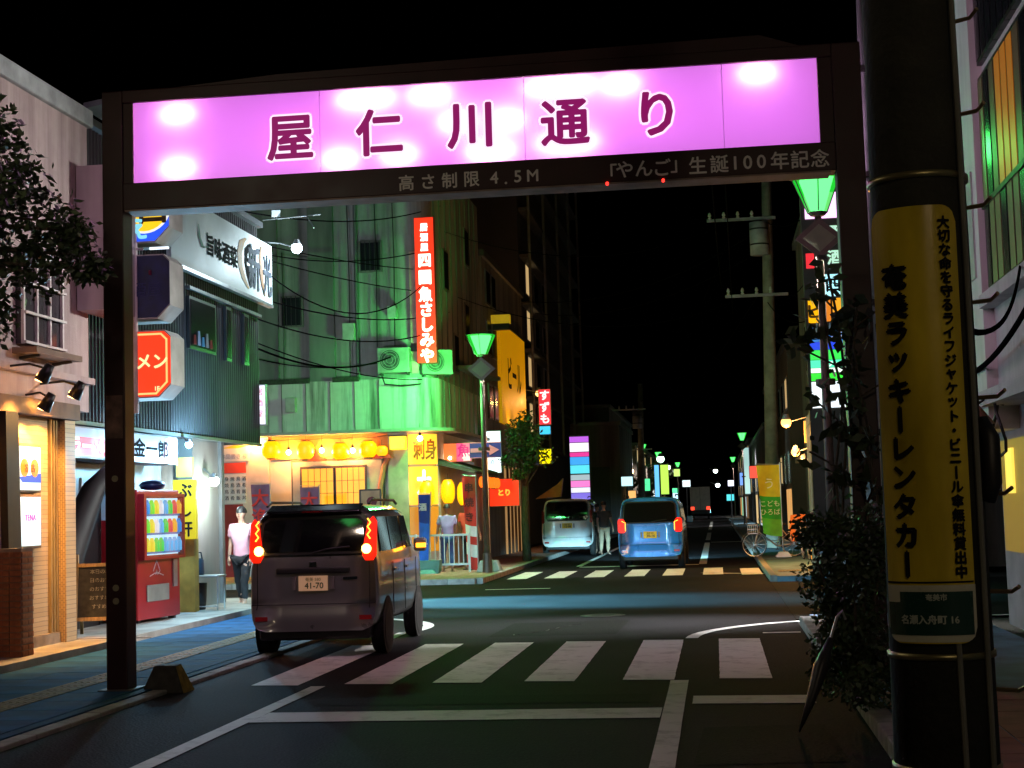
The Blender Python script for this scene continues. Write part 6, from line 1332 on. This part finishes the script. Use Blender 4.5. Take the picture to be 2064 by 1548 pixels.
for lab, x, y, z, w_, h_, col in (('warm lit shopfront panel low on the far right', 2.6, 70, 1.3, .3, 1.9, (1, .5, .15)), ('second warm lit shopfront panel on the far right', 2.6, 86, 1.2, .3, 1.6, (1, .6, .25)), ('small red lit panel on the far right', 2.3, 92, 3.3, .5, .7, (1, .1, .06)),
        ('small blue lit panel on the far right', 2.3, 126, 3.4, .6, 1.0, (.2, .4, 1)), ('warm lit doorway panel far on the left', -5.7, 98, 1.4, .8, 2.0, (1, .6, .25)), ('small green lit panel far on the left', -4.6, 104, 2.9, .5, .8, (.15, .9, .3)), ('small white lit panel far on the left', -4.4, 112, 2.4, .5, .5, (.9, 1, .95)), ('small orange lit panel far on the left', -4.5, 84, 2.1, .4, .5, (1, .45, .1))):
    far_sign(lab, x, y, z, w_, h_, col, 1.2)
bicycle('dark bicycle leaning farther back on the right pavement', (2.2, 39.4, .1), R(95))
bg_t = [(-5.2, 128, 3.4), (-4.6, 140, 4.2), (-5.0, 110, 3.0)]
for i, (x, y, z) in enumerate(bg_t):
    t = thing('far_tree', ('small tree under the far green lamps, left one', 'small tree under the far green lamps, middle one', 'small tree under the far green lamps, nearest one')[i], 'tree', (x, y, 0))
    MB().cyl((x, y, 0), (x, y, z - .8), .12, .06, n=8).build('trunk', bark, t)
    leaves(500, clump([((x + rd.gauss(0, .6), y + rd.gauss(0, .6), z + rd.gauss(0, .5)), .5) for k in range(7)]), .35, 30 + i).build('crown', leaf_mat('leaf_mid', (.07, .1, .035)), t)
# ------------------------------------------------------------------ overhead wires
def wire(lab, a, b, sag, r_=.012, n_=14):
    a, b = Vector(a), Vector(b); pts = [a.lerp(b, k / n_) - Vector((0, 0, sag * 4 * (k / n_) * (1 - k / n_))) for k in range(n_ + 1)]
    one(MB().tube(pts, r_, 5), 'overhead_wire', mat('wire_black', (.004, .004, .004), 1., var=0, spec=0.), lab, 'wire', 'overhead wires')
wire('wire crossing the concrete wall just above the lantern row band', (-8.2, 27.2, 4.75), (-6.95, 39.0, 5.0), .25)
wire('thick paired wire low across the concrete wall', (-8.2, 27.2, 4.65), (-7.8, 37.0, 5.4), .3, .02)
wire('slack wire drooping across the middle of the concrete wall', (-8.1, 27.4, 6.1), (-7.0, 37.3, 7.2), .75, .014)
wire('upper straight wire across the concrete wall', (-8.2, 27.2, 6.6), (-6.9, 41.0, 8.1), .12)
wire('second upper wire across the concrete wall', (-8.2, 27.2, 6.35), (-6.9, 42.0, 7.6), .15)
wire('long wire from the concrete corner to the far utility pole', (-6.9, 40.0, 9.0), (.8, 50, 10.7), .9)
wire('lower long wire from the concrete corner to the far utility pole', (-6.9, 42.0, 7.5), (1.2, 50, 8.2), .9)
wire('wire dropping toward the far utility pole, left one', (.16, 30, 8.2), (.43, 46, 7.97), .35, .014)
wire('wire dropping toward the far utility pole, right one', (.43, 30, 8.2), (.73, 46, 7.06), .35, .014)
wire('thick cable sagging along the pale right house', (2.95, 18.6, 3.0), (2.9, 13.0, 3.7), .25, .03)
wire('diagonal cable from the utility pole to the pale right house', (.95, 5.8, 2.2), (3.0, 15.2, 3.8), .2, .014)
wire('wire from the far pole to the brown right house', (2.1, 50, 8.2), (2.7, 40, 7.5), .4)

for i, (a, b, sag) in enumerate((((-8.2, 27.2, 5.2), (-6.9, 38.6, 6.2), .35), ((-8.2, 27.2, 5.6), (-6.9, 40.5, 6.9), .3), ((-8.2, 26.0, 7.0), (-6.9, 39.5, 9.6), .3), ((-11.5, 37.3, 8.3), (-7.1, 37.25, 8.0), .25), ((-11.5, 37.3, 5.6), (-8.1, 37.25, 5.3), .2),
        ((2.0, 50, 10.5), (-6.8, 56, 9.2), .8), ((2.0, 50, 9.8), (-7.0, 62, 9.5), .8), ((1.0, 50, 10.7), (-4.4, 96, 8.0), 1.0), ((1.6, 50, 8.2), (-4.4, 96, 7.0), 1.0), ((1.9, 50, 8.0), (2.7, 36, 6.0), .5), ((2.0, 50, 10.6), (2.9, 34, 8.6), .5))):
    wire(('low wire from the ramen shop to the concrete corner', 'wire above it from the ramen shop to the concrete side wall', 'high wire from the ramen roof to the concrete side wall', 'wire strung high across the front of the concrete wall', 'wire strung low across the front of the concrete wall',
          'wire from the far utility pole to the yellow sign building', 'wire from the far utility pole to the apartment tower', 'upper wire running between the two far utility poles', 'lower wire running between the two far utility poles', 'low drop wire beside the brown right house', 'high drop wire beside the brown right house')[i], a, b, sag, .014)
# street lamps added beside and behind the viewer, unseen, to light the near road
nl = street_lamp('added unseen street lamp beside the viewer on the left', (-5.9, 8.3, .045), 1.0, 0, 0)
lamp('POINT', 'lamp_light', (.5, 0, 5.35), (1, .8, .62), 80, nl, size=.2, local=True)
nr = street_lamp('added unseen street lamp behind the viewer on the right', (2.7, -3.0, .1), 1.0, 0, 0)
lamp('POINT', 'lamp_light', (-.5, .3, 5.35), (1, .74, .5), 200, nr, size=.2, local=True)
